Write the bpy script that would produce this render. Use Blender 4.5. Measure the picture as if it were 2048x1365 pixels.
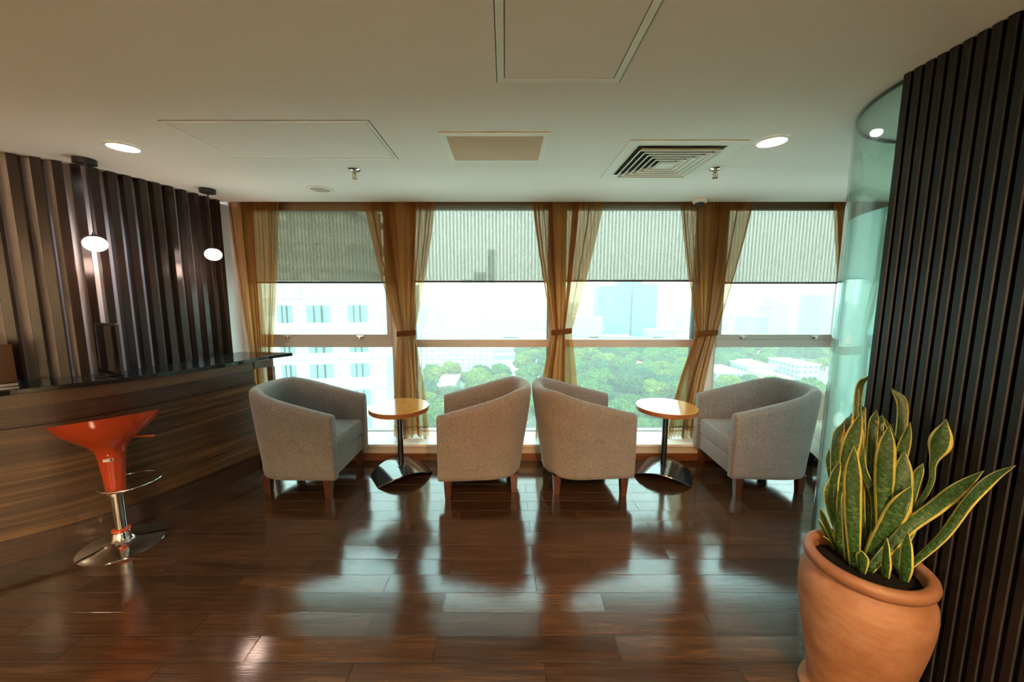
import bpy, bmesh, math, random
from mathutils import Vector, Matrix, noise
random.seed(7)
PI = math.pi
D = bpy.data
for o in list(D.objects):
    D.objects.remove(o)
S = bpy.context.scene
C = S.collection

# ------------------------------------------------------------------ camera
cam_d = D.cameras.new('camera'); cam = D.objects.new('camera', cam_d); C.objects.link(cam)
cam_d.sensor_width = 36.0; cam_d.lens = 36.0*740/2048; cam_d.shift_x = 14/2048
cam_d.clip_start = .05; cam_d.clip_end = 6000
cam.location = (0, 0, 1.55)
cam.rotation_euler = (PI/2 - math.atan2(89.5, 740), 0, 0)
S.camera = cam
# ------------------------------------------------------------------ view
S.view_settings.view_transform = 'Standard'
S.view_settings.look = 'None'
S.view_settings.exposure = 1.24
S.view_settings.gamma = 1.0
S.view_settings.use_curve_mapping = False
S.cycles.use_denoising = True
S.cycles.max_bounces = 10
S.cycles.diffuse_bounces = 4
S.cycles.glossy_bounces = 4
S.cycles.transmission_bounces = 6
S.cycles.transparent_max_bounces = 24
S.cycles.sample_clamp_indirect = 6
S.cycles.caustics_reflective = False
S.cycles.caustics_refractive = False
# ------------------------------------------------------------------ sky and sun
w = D.worlds.new('hazy_sky'); S.world = w; w.use_nodes = True
nt = w.node_tree; bg = nt.nodes['Background']
tc = nt.nodes.new('ShaderNodeTexCoord'); sx = nt.nodes.new('ShaderNodeSeparateXYZ')
rp = nt.nodes.new('ShaderNodeValToRGB')
rp.color_ramp.elements[0].position = 0.0; rp.color_ramp.elements[0].color = (.93, 1.0, .98, 1)
rp.color_ramp.elements[1].position = .6; rp.color_ramp.elements[1].color = (.70, .93, 1.0, 1)
nt.links.new(tc.outputs['Generated'], sx.inputs[0]); nt.links.new(sx.outputs['Z'], rp.inputs[0])
nt.links.new(rp.outputs[0], bg.inputs[0]); bg.inputs[1].default_value = 2.45
sun_d = D.lights.new('sun', 'SUN'); sun = D.objects.new('sun', sun_d); C.objects.link(sun)
sun_d.energy = 1.4; sun_d.angle = math.radians(6); sun_d.color = (1, .97, .9)
sun.rotation_euler = Vector((.35, .62, -.80)).to_track_quat('-Z', 'Y').to_euler()

def lamp(kind, loc, energy, color=(1, 1, 1), size=.1, spot=None, aim=None, blend=.6):
    l = D.lights.new('lamp_or_fill_light', kind); o = D.objects.new('lamp_or_fill_light', l); C.objects.link(o)
    l.energy = energy; l.color = color
    if kind == 'AREA':
        l.shape = 'DISK'; l.size = size
    else:
        l.shadow_soft_size = size
    if spot: l.spot_size = math.radians(spot); l.spot_blend = blend
    o.location = loc
    if aim: o.rotation_euler = (Vector(aim)-Vector(loc)).to_track_quat('-Z', 'Y').to_euler()
    return o
# added fill spots bounced off the walls behind the camera (housings further down)
H = 2.393
WARM = (1, .66, .38)
fill_lamps = [(-1.5, -.8), (.9, -.8), (-1.5, -2.5), (.9, -2.5)]
for (x, y) in fill_lamps:
    lamp('SPOT', (x, y, H-.03), 290, (1, .74, .44), .12, 165, (x, y-.7, 0), .4)
lamp('SPOT', (.35, .1, H-.03), 120, (1, .40, .12), .05, 58, (.62, 2.75, .5), .7)
lamp('SPOT', (-2.165, 2.215, H-.02), 9, (.93, .93, 1), .06, 150, (-2.165, 2.215, 0), .5)
lamp('SPOT', (1.46, 2.14, H-.02), 7, (.93, .95, 1), .06, 150, (1.4, 2.14, 0), .5)

for (x, y) in [(2.9, .6), (4.2, .6)]:  # unseen lamps added to brighten the frosted film from behind
    lamp('SPOT', (x, y, H-.03), 70, (.86, 1, .97), .1, 160, (x-.3, y, 0), .4)
# ------------------------------------------------------------------ node helpers
def mat(name):
    m = D.materials.new(name); m.use_nodes = True
    return m, m.node_tree, m.node_tree.nodes['Principled BSDF']
def L(t, a, b): t.links.new(a, b)
def N(t, k, **kw):
    n = t.nodes.new(k)
    for a, v in kw.items(): setattr(n, a, v)
    return n
def setp(b, **kw):
    names = dict(col='Base Color', rough='Roughness', metal='Metallic', spec='Specular IOR Level', coat='Coat Weight',
                 coatr='Coat Roughness', sheen='Sheen Weight', trans='Transmission Weight', alpha='Alpha', ior='IOR', sss='Subsurface Weight')
    for k, v in kw.items():
        if k == 'col': v = (*v, 1)
        b.inputs[names[k]].default_value = v
def simple(name, col, rough=.5, **kw):
    m, t, b = mat(name); setp(b, col=col, rough=rough, **kw); return m
def ramp(t, fac, stops):
    r = N(t, 'ShaderNodeValToRGB'); e = r.color_ramp.elements
    while len(e) < len(stops): e.new(.5)
    for k, (p, c) in enumerate(stops): e[k].position = p; e[k].color = (*c, 1)
    if fac is not None: L(t, fac, r.inputs[0])
    return r
def coords(t, scale=(1, 1, 1), loc=(0, 0, 0), rot=(0, 0, 0), out='Object'):
    c = N(t, 'ShaderNodeTexCoord'); m = N(t, 'ShaderNodeMapping')
    m.inputs['Scale'].default_value = scale; m.inputs['Location'].default_value = loc; m.inputs['Rotation'].default_value = rot
    L(t, c.outputs[out], m.inputs[0]); return m.outputs[0]
def noise_tex(t, vec, scale=5, detail=4, rough=.5, dist=0):
    n = N(t, 'ShaderNodeTexNoise'); n.inputs['Scale'].default_value = scale; n.inputs['Detail'].default_value = detail
    n.inputs['Roughness'].default_value = rough; n.inputs['Distortion'].default_value = dist
    if vec is not None: L(t, vec, n.inputs['Vector'])
    return n
def bump(t, h, b, strength=.3, dist=.01):
    n = N(t, 'ShaderNodeBump'); n.inputs['Strength'].default_value = strength; n.inputs['Distance'].default_value = dist
    L(t, h, n.inputs['Height']); L(t, n.outputs[0], b.inputs['Normal']); return n
def mixc(t, fac, a, b, mode='MIX'):
    m = N(t, 'ShaderNodeMix', data_type='RGBA', blend_type=mode)
    for k, v in ((0, fac), (6, a), (7, b)):
        if isinstance(v, (int, float)): m.inputs[k].default_value = v
        elif isinstance(v, tuple): m.inputs[k].default_value = (*v, 1)
        else: L(t, v, m.inputs[k])
    return m.outputs[2]
def math_n(t, op, a, b=None):
    m = N(t, 'ShaderNodeMath', operation=op)
    for k, v in ((0, a), (1, b)):
        if v is None: continue
        if isinstance(v, (int, float)): m.inputs[k].default_value = v
        else: L(t, v, m.inputs[k])
    return m.outputs[0]

# ------------------------------------------------------------------ materials
M = {}
def m_ceiling():
    m, t, b = mat('ceiling_paint'); setp(b, col=(.82, .80, .74), rough=.75)
    n = noise_tex(t, coords(t), 220, 3); bump(t, n.outputs[0], b, .08, .002); return m
M['ceiling'] = m_ceiling()

def m_floor():
    m, t, b = mat('laminate_planks')
    v = coords(t, (1, 1, 1), (0.31, -.025, 0))
    br = N(t, 'ShaderNodeTexBrick'); br.offset = .41; br.offset_frequency = 2; br.squash = 1
    L(t, v, br.inputs['Vector'])
    br.inputs['Scale'].default_value = 1; br.inputs['Mortar Size'].default_value = .0026; br.inputs['Mortar Smooth'].default_value = .5
    br.inputs['Brick Width'].default_value = .81; br.inputs['Row Height'].default_value = .125; br.inputs['Bias'].default_value = 0
    br.inputs['Color1'].default_value = (0, 0, 0, 1); br.inputs['Color2'].default_value = (1, 1, 1, 1); br.inputs['Mortar'].default_value = (.5, .5, .5, 1)
    sep = N(t, 'ShaderNodeSeparateColor'); L(t, br.outputs[0], sep.inputs[0])
    # grain: offset per plank
    comb = N(t, 'ShaderNodeCombineXYZ'); L(t, math_n(t, 'MULTIPLY', sep.outputs[0], 17.3), comb.inputs[0]); L(t, math_n(t, 'MULTIPLY', sep.outputs[0], 5.1), comb.inputs[2])
    add = N(t, 'ShaderNodeVectorMath', operation='ADD'); L(t, coords(t, (1.3, 15, 1)), add.inputs[0]); L(t, comb.outputs[0], add.inputs[1])
    big = noise_tex(t, add.outputs[0], 1.3, 5, .6, 1.6)
    add2 = N(t, 'ShaderNodeVectorMath', operation='ADD'); L(t, coords(t, (5, 160, 1)), add2.inputs[0]); L(t, comb.outputs[0], add2.inputs[1])
    fine = noise_tex(t, add2.outputs[0], 1.0, 4, .6, .4)
    c1 = ramp(t, big.outputs[0], [(.22, (.024, .012, .0065)), (.5, (.052, .025, .0125)), (.82, (.088, .044, .022))])
    c2 = ramp(t, fine.outputs[0], [(.3, (.35, .30, .28)), (.62, (1, 1, 1))])
    col = mixc(t, .75, c1.outputs[0], c2.outputs[0], 'MULTIPLY')
    pl = ramp(t, sep.outputs[0], [(0, (.75, .72, .7)), (1, (1.25, 1.2, 1.1))])
    col = mixc(t, 1, col, pl.outputs[0], 'MULTIPLY')
    col = mixc(t, br.outputs['Fac'], col, (.02, .01, .006))
    L(t, col, b.inputs['Base Color'])
    sc = noise_tex(t, coords(t, (3, 3, 1)), 2, 6, .7)
    r = ramp(t, sc.outputs[0], [(.3, (.09,)*3), (.75, (.16,)*3)])
    L(t, r.outputs[0], b.inputs['Roughness']); setp(b, spec=.62, coat=.5, coatr=.10)
    h = math_n(t, 'SUBTRACT', math_n(t, 'MULTIPLY', fine.outputs[0], .045), br.outputs['Fac'])
    bn = bump(t, h, b, .9, .004)
    tl = N(t, 'ShaderNodeCombineXYZ'); rr_ = math_n(t, 'SUBTRACT', sep.outputs[0], .5)
    L(t, math_n(t, 'MULTIPLY', math_n(t, 'SINE', math_n(t, 'MULTIPLY', sep.outputs[0], 57.)), .006), tl.inputs[0]); L(t, math_n(t, 'MULTIPLY', math_n(t, 'SINE', math_n(t, 'MULTIPLY', sep.outputs[0], 91.)), .012), tl.inputs[1])
    va = N(t, 'ShaderNodeVectorMath', operation='ADD'); L(t, bn.outputs[0], va.inputs[0]); L(t, tl.outputs[0], va.inputs[1])
    vn = N(t, 'ShaderNodeVectorMath', operation='NORMALIZE'); L(t, va.outputs[0], vn.inputs[0])
    L(t, vn.outputs[0], b.inputs['Normal']); L(t, vn.outputs[0], b.inputs['Coat Normal'])
    return m
M['floor'] = m_floor()

def m_wood(name, dark, mid, light, scale=(1, 12, 12), rough=.35, coat=.2, sc=1.6, dist=1.2, out='Object', spec=.5):
    m, t, b = mat(name)
    n = noise_tex(t, coords(t, scale, out=out), sc, 6, .6, dist)
    r = ramp(t, n.outputs[0], [(.3, dark), (.52, mid), (.74, light)])
    L(t, r.outputs[0], b.inputs['Base Color']); setp(b, rough=rough, coat=coat, coatr=.15, spec=spec)
    bump(t, n.outputs[0], b, .06, .002)
    return m
M['batten'] = m_wood('dark_batten_wood', (.008, .0035, .0025), (.019, .008, .005), (.036, .016, .008), (8, 8, .8), .27, .15, spec=.4)
M['counter_dark'] = m_wood('dark_walnut_veneer', (.022, .010, .006), (.045, .021, .011), (.075, .036, .018), (1, 1, 14), .4, .15)
M['counter_zebra'] = m_wood('striped_walnut_veneer', (.034, .016, .008), (.075, .036, .014), (.22, .12, .048), (.55, .55, 21), .36, .15, 1.5, .7)
M['counter_apron'] = m_wood('window_lit_counter_veneer', (.06, .032, .018), (.105, .06, .032), (.16, .10, .055), (.8, .8, 16), .4, .1)  # counter wood lightened to hold the window light on the upper band
M['baseboard'] = m_wood('skirting_wood', (.10, .035, .012), (.17, .065, .022), (.25, .10, .035), (1.2, 10, 20), .35, .2)
M['leg'] = m_wood('reddish_leg_wood', (.040, .012, .006), (.075, .023, .011), (.11, .038, .017), (10, 10, 2), .4, .2)
M['table'] = m_wood('honey_maple_veneer', (.50, .20, .045), (.62, .27, .065), (.74, .36, .10), (5, 3, 3), .13, .9, 2.2, 1.0)
M['table_edge'] = m_wood('table_edge_banding', (.20, .065, .015), (.30, .11, .026), (.38, .15, .04), (3, 3, 20), .3, .3)

def m_granite():
    m, t, b = mat('black_granite'); v = N(t, 'ShaderNodeTexVoronoi'); v.inputs['Scale'].default_value = 90
    L(t, coords(t), v.inputs['Vector'])
    r = ramp(t, v.outputs['Distance'], [(0, (.5, .5, .52)), (.055, (.010, .012, .013)), (1, (.014, .016, .018))])
    L(t, r.outputs[0], b.inputs['Base Color']); setp(b, rough=.09, spec=.6); return m
M['granite'] = m_granite()

def m_fabric(name, c1, c2, sc=150):
    m, t, b = mat(name)
    n = noise_tex(t, coords(t), sc, 2, .6); n2 = noise_tex(t, coords(t), 6, 3, .5)
    r = ramp(t, n.outputs[0], [(.32, c1), (.68, c2)])
    r2 = ramp(t, n2.outputs[0], [(.3, (.92,)*3), (.7, (1.06,)*3)])
    L(t, mixc(t, 1, r.outputs[0], r2.outputs[0], 'MULTIPLY'), b.inputs['Base Color']); setp(b, rough=.9, sheen=.25, spec=.2)
    bump(t, n.outputs[0], b, .35, .0015); return m
M['fabric'] = m_fabric('grey_beige_upholstery', (.140, .128, .120), (.285, .262, .246))
M['cream_fabric'] = m_fabric('cream_ribbed_upholstery', (.42, .38, .30), (.72, .67, .56), 120)
M['black_metal'] = simple('black_painted_steel', (.012, .014, .018), .16, coat=.6, spec=.7)
M['chrome'] = simple('chrome', (.72, .71, .70), .09, metal=1)
M['brass'] = simple('sprinkler_brass', (.45, .36, .22), .3, metal=1)
M['orange'] = simple('orange_gloss_plastic', (.54, .068, .022), .14, coat=.5)
M['black_plastic'] = simple('black_plastic', (.012, .012, .014), .4)
M['screen'] = simple('dark_glossy_screen', (.03, .028, .035), .07, spec=.9)
M['laptop'] = simple('lid_with_brown_reflection', (.09, .045, .022), .12, coat=.5)  # brown base colour stands in for reflections on the lid
M['white_plastic'] = simple('white_plastic', (.75, .74, .68), .4)
M['alu'] = simple('painted_aluminium_frame', (.47, .44, .41), .42)
M['alu_dark'] = simple('dark_gasket', (.03, .045, .05), .5)
M['mullion'] = simple('mullion_paint', (.66, .62, .55), .5)
M['sill'] = simple('white_sill_stone', (.86, .86, .82), .35)
M['apron'] = simple('grey_sill_apron', (.62, .60, .54), .35)
M['white_wall'] = simple('white_wall_paint', (.78, .74, .74), .6)
M['backwall'] = simple('cream_wall_paint', (.80, .74, .64), .7)
M['grille'] = simple('beige_grille_enamel', (.56, .44, .28), .45)
M['frame_white'] = simple('off_white_enamel', (.84, .86, .78), .4)
M['joint'] = simple('hatch_joint_dark', (.10, .085, .06), .8)
M['duct'] = simple('dark_duct_inside', (.03, .028, .02), .8)
M['speaker'] = simple('beige_speaker_mesh', (.42, .38, .27), .6)
M['dark_glass'] = simple('dark_dome_glass', (.015, .015, .018), .08)
M['label'] = simple('white_paper_sticker', (.8, .8, .78), .5)
M['ink'] = simple('black_ink', (.02, .02, .02), .6)
M['soil'] = simple('dark_soil', (.008, .006, .005), .95, spec=.1)
M['cord'] = simple('blind_cord', (.5, .42, .32), .6)

def m_emit(name, col, s):
    m = D.materials.new(name); m.use_nodes = True; t = m.node_tree; t.nodes.clear()
    e = N(t, 'ShaderNodeEmission'); o = N(t, 'ShaderNodeOutputMaterial'); e.inputs[0].default_value = (*col, 1); e.inputs[1].default_value = s
    L(t, e.outputs[0], o.inputs[0]); return m
M['led'] = m_emit('cool_led_diffuser', (.93, .94, 1), 9)
M['led_warm'] = m_emit('warm_led_diffuser', (1, .75, .5), 2.5)
M['globe'] = m_emit('warm_globe_glass', (1, .82, .74), 3.2)

def m_ribbed():
    m, t, b = mat('dark_ribbed_panelling')
    n = noise_tex(t, coords(t, (6, 6, .7)), 2.5, 5, .6, .8)
    r = ramp(t, n.outputs[0], [(.3, (.003, .0022, .002)), (.75, (.010, .0065, .006))])
    L(t, r.outputs[0], b.inputs['Base Color']); setp(b, rough=.36, spec=.4); return m
M['ribbed'] = m_ribbed()

def thin_fresnel(t, ior):
    """Fresnel for a thin unrefracted sheet: the same on both faces"""
    g = N(t, 'ShaderNodeNewGeometry'); f = N(t, 'ShaderNodeFresnel')
    a = math_n(t, 'MULTIPLY', g.outputs['Backfacing'], 1/ior-ior)
    L(t, math_n(t, 'ADD', a, ior), f.inputs[0]); return f
def m_glass(name, tint, veil=0.0, ior=1.5):
    m = D.materials.new(name); m.use_nodes = True; t = m.node_tree; t.nodes.clear()
    o = N(t, 'ShaderNodeOutputMaterial'); tr = N(t, 'ShaderNodeBsdfTransparent'); gl = N(t, 'ShaderNodeBsdfGlossy'); f = thin_fresnel(t, ior)
    tr.inputs[0].default_value = (*tint, 1); gl.inputs['Roughness'].default_value = .0
    mx = N(t, 'ShaderNodeMixShader'); L(t, f.outputs[0], mx.inputs[0]); L(t, tr.outputs[0], mx.inputs[1]); L(t, gl.outputs[0], mx.inputs[2])
    out = mx.outputs[0]
    if veil:
        tl = N(t, 'ShaderNodeBsdfTranslucent'); tl.inputs[0].default_value = (.85, .95, .95, 1)  # pale translucent share imitates haze and glare washing out the view
        m2 = N(t, 'ShaderNodeMixShader'); m2.inputs[0].default_value = veil; L(t, out, m2.inputs[1]); L(t, tl.outputs[0], m2.inputs[2]); out = m2.outputs[0]
    L(t, out, o.inputs[0]); return m
M['pane'] = m_glass('window_glass', (.89, 1.0, .95), .045)
M['clear_glass'] = m_glass('clear_partition_glass', (.88, .97, .94), .02, 1.52)

def m_frost():
    m = D.materials.new('teal_frosted_film'); m.use_nodes = True; t = m.node_tree; t.nodes.clear()
    o = N(t, 'ShaderNodeOutputMaterial'); tr = N(t, 'ShaderNodeBsdfTransparent'); tl = N(t, 'ShaderNodeBsdfTranslucent'); df = N(t, 'ShaderNodeBsdfDiffuse')
    gl = N(t, 'ShaderNodeBsdfGlossy'); gl.inputs['Roughness'].default_value = .03; f = thin_fresnel(t, 1.5)
    tr.inputs[0].default_value = (.62, .97, .90, 1); tl.inputs[0].default_value = (.62, .98, .90, 1); df.inputs[0].default_value = (.48, .80, .76, 1)
    a = N(t, 'ShaderNodeMixShader'); a.inputs[0].default_value = .68; L(t, tr.outputs[0], a.inputs[1]); L(t, tl.outputs[0], a.inputs[2])
    b_ = N(t, 'ShaderNodeMixShader'); b_.inputs[0].default_value = .15; L(t, a.outputs[0], b_.inputs[1]); L(t, df.outputs[0], b_.inputs[2])
    c = N(t, 'ShaderNodeMixShader'); L(t, f.outputs[0], c.inputs[0]); L(t, b_.outputs[0], c.inputs[1]); L(t, gl.outputs[0], c.inputs[2])
    L(t, c.outputs[0], o.inputs[0]); return m
M['frost'] = m_frost()

def m_cloth(name, transp, tcol, dcol, fac_tr, vec_scale=None, tl_mix=.7):
    """thin woven cloth: holes (transparent) plus threads (translucent and diffuse)"""
    m = D.materials.new(name); m.use_nodes = True; t = m.node_tree; t.nodes.clear()
    o = N(t, 'ShaderNodeOutputMaterial'); tr = N(t, 'ShaderNodeBsdfTransparent'); tr.inputs[0].default_value = (*transp, 1)
    tl = N(t, 'ShaderNodeBsdfTranslucent'); tl.inputs[0].default_value = (*tcol, 1); df = N(t, 'ShaderNodeBsdfDiffuse'); df.inputs[0].default_value = (*dcol, 1)
    a = N(t, 'ShaderNodeMixShader'); a.inputs[0].default_value = tl_mix; L(t, df.outputs[0], a.inputs[1]); L(t, tl.outputs[0], a.inputs[2])
    b_ = N(t, 'ShaderNodeMixShader'); L(t, a.outputs[0], b_.inputs[1]); L(t, tr.outputs[0], b_.inputs[2])
    if isinstance(fac_tr, (int, float)): b_.inputs[0].default_value = fac_tr
    else: L(t, fac_tr(t, tl, df), b_.inputs[0])
    L(t, b_.outputs[0], o.inputs[0]); return m
def blind_fac(t, tl, df):
    c = N(t, 'ShaderNodeTexCoord'); s = N(t, 'ShaderNodeSeparateXYZ'); L(t, c.outputs['Object'], s.inputs[0])
    nz = noise_tex(t, coords(t, (22, 1, 160)), 1, 3, .6)
    st = math_n(t, 'SINE', math_n(t, 'ADD', math_n(t, 'MULTIPLY', s.outputs[0], 185.), math_n(t, 'MULTIPLY', nz.outputs[0], 1.6)))
    st = math_n(t, 'ADD', math_n(t, 'MULTIPLY', st, .5), .5)
    h = noise_tex(t, coords(t, (30, 1, 240)), 1, 2, .5)
    hh = ramp(t, h.outputs[0], [(.36, (0, 0, 0)), (.50, (1, 1, 1))])
    f = math_n(t, 'MULTIPLY', st, hh.outputs[0])
    fac = math_n(t, 'ADD', math_n(t, 'MULTIPLY', f, .14), .105)
    cr = ramp(t, math_n(t, 'ADD', math_n(t, 'MULTIPLY', hh.outputs[0], .5), math_n(t, 'MULTIPLY', st, .5)), [(.1, (.05, .040, .024)), (.75, (.11, .088, .062))])
    L(t, cr.outputs[0], tl.inputs[0]); df.inputs[0].default_value = (.34, .28, .19, 1)
    return fac
M['blind'] = m_cloth('woven_blind_cloth', (.96, .90, .86), (.6, .62, .5), (.5, .5, .4), blind_fac, None, .85)
def curt_fac(t, tl, df):
    n = noise_tex(t, coords(t, (1, 1, 1)), 900, 1, .5)
    return math_n(t, 'ADD', math_n(t, 'MULTIPLY', n.outputs[0], .2), .23)
M['curtain'] = m_cloth('copper_voile', (1.0, .84, .62), (.44, .19, .045), (.34, .145, .045), curt_fac, None, .6)
M['tie'] = m_cloth('copper_voile_band', (1, .8, .6), (.34, .13, .04), (.22, .09, .035), .08, None, .45)
M['roller'] = simple('brown_blind_roller', (.16, .10, .045), .6)
M['bottom_bar'] = simple('brown_blind_bar', (.035, .018, .012), .5)

def m_terra():
    m, t, b = mat('terracotta')
    n = noise_tex(t, coords(t, (1, 1, 1.5)), 3.2, 6, .65, .4); n2 = noise_tex(t, coords(t, (2, 2, 9)), 6, 4, .6)
    r = ramp(t, n.outputs[0], [(.28, (.16, .055, .019)), (.5, (.24, .095, .038)), (.72, (.36, .185, .10))])
    r2 = ramp(t, n2.outputs[0], [(.3, (.86, .84, .82)), (.6, (1, 1, 1))])
    L(t, mixc(t, .8, r.outputs[0], r2.outputs[0], 'MULTIPLY'), b.inputs['Base Color']); setp(b, rough=.62)
    bump(t, n2.outputs[0], b, .12, .004); return m
M['terracotta'] = m_terra()
def m_leaf():
    m, t, b = mat('variegated_leaf')
    uv = N(t, 'ShaderNodeUVMap'); s = N(t, 'ShaderNodeSeparateXYZ'); L(t, uv.outputs[0], s.inputs[0])
    nz = noise_tex(t, coords(t), 28, 2)
    d = math_n(t, 'ABSOLUTE', math_n(t, 'SUBTRACT', s.outputs[0], .5))
    d = math_n(t, 'ADD', d, math_n(t, 'MULTIPLY', math_n(t, 'SUBTRACT', nz.outputs[0], .5), .07))
    mp = N(t, 'ShaderNodeCombineXYZ'); L(t, math_n(t, 'MULTIPLY', s.outputs[0], 2.2), mp.inputs[0]); L(t, math_n(t, 'MULTIPLY', s.outputs[1], 34), mp.inputs[1])
    bn = noise_tex(t, mp.outputs[0], 1.6, 4, .6, .9)
    g = ramp(t, bn.outputs[0], [(.38, (.012, .038, .010)), (.52, (.035, .085, .018)), (.66, (.11, .19, .055))])
    e = ramp(t, d, [(.355, (0, 0, 0)), (.385, (1, 1, 1))])
    L(t, mixc(t, e.outputs[0], g.outputs[0], (.62, .50, .10)), b.inputs['Base Color']); setp(b, rough=.38, coat=.15); return m
M['leaf'] = m_leaf()

# exterior
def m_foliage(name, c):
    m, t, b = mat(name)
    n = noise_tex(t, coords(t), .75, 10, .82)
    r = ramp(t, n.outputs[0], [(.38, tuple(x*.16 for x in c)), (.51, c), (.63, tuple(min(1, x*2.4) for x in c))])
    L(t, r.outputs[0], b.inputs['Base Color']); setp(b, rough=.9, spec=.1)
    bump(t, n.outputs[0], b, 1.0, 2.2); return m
M['leaf_a'] = m_foliage('park_tree_green', (.065, .155, .026))
M['leaf_b'] = m_foliage('park_tree_olive', (.13, .185, .022))
M['leaf_c'] = m_foliage('park_tree_deep', (.028, .10, .036))
M['trunk'] = simple('bark', (.12, .08, .05), .9)
def m_ground():
    m, t, b = mat('city_ground')
    n = noise_tex(t, coords(t), .012, 6, .6)
    r = ramp(t, n.outputs[0], [(.42, (.07, .12, .06)), (.55, (.22, .24, .19)), (.65, (.36, .31, .27))])
    L(t, r.outputs[0], b.inputs['Base Color']); setp(b, rough=.95); return m
M['ground'] = m_ground()
def m_facade(name, wall, win, bw, rh, mw, sx=1., gloss=.6):
    """facade whose windows are a regular grid in metres (object coordinates)"""
    m, t, b = mat(name)
    c = N(t, 'ShaderNodeTexCoord'); s = N(t, 'ShaderNodeSeparateXYZ'); L(t, c.outputs['Object'], s.inputs[0])
    cb = N(t, 'ShaderNodeCombineXYZ'); L(t, math_n(t, 'ADD', s.outputs[0], math_n(t, 'MULTIPLY', s.outputs[1], sx)), cb.inputs[0]); L(t, s.outputs[2], cb.inputs[1])
    br = N(t, 'ShaderNodeTexBrick'); br.offset = 0; L(t, cb.outputs[0], br.inputs['Vector'])
    br.inputs['Scale'].default_value = 1; br.inputs['Brick Width'].default_value = bw; br.inputs['Row Height'].default_value = rh
    br.inputs['Mortar Size'].default_value = mw; br.inputs['Mortar Smooth'].default_value = .1
    br.inputs['Color1'].default_value = (*win, 1); br.inputs['Color2'].default_value = (*[min(1, x*1.5+.04) for x in win], 1); br.inputs['Mortar'].default_value = (*wall, 1)
    L(t, br.outputs[0], b.inputs['Base Color']); setp(b, rough=gloss); return m
M['f_white'] = m_facade('white_block_facade', (.29, .33, .32), (.07, .11, .12), 3.4, 3.1, .95)
M['f_slab'] = m_facade('balcony_slab_facade', (.40, .42, .40), (.15, .19, .19), 4.2, 3.0, .75)
M['f_blue'] = m_facade('blue_curtain_wall', (.07, .22, .31), (.02, .10, .17), 3.0, 3.6, .35, gloss=.4)
M['f_pale'] = m_facade('pale_tower_facade', (.20, .27, .29), (.085, .15, .18), 3.2, 3.3, .8)
M['f_peach'] = m_facade('peach_block_facade', (.42, .30, .20), (.2, .2, .19), 3.6, 3.2, .9)
M['f_brown'] = m_facade('stepped_tower_top', (.060, .045, .022), (.11, .085, .05), 2.4, 1.6, .5)
M['panel_white'] = m_facade('white_cladding_panels', (.07, .10, .10), (.18, .22, .215), 2.1, 1.75, .03)
M['win_teal'] = simple('teal_tower_window', (.045, .10, .105), .15, spec=.8)
M['roof_red'] = simple('red_tile_roof', (.46, .21, .14), .9)
M['roof_white'] = simple('white_metal_roof', (.42, .45, .43), .8)
M['roof_grey'] = simple('grey_roof', (.32, .34, .32), .9)
M['road'] = simple('pale_road', (.46, .38, .32), .9)

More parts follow.
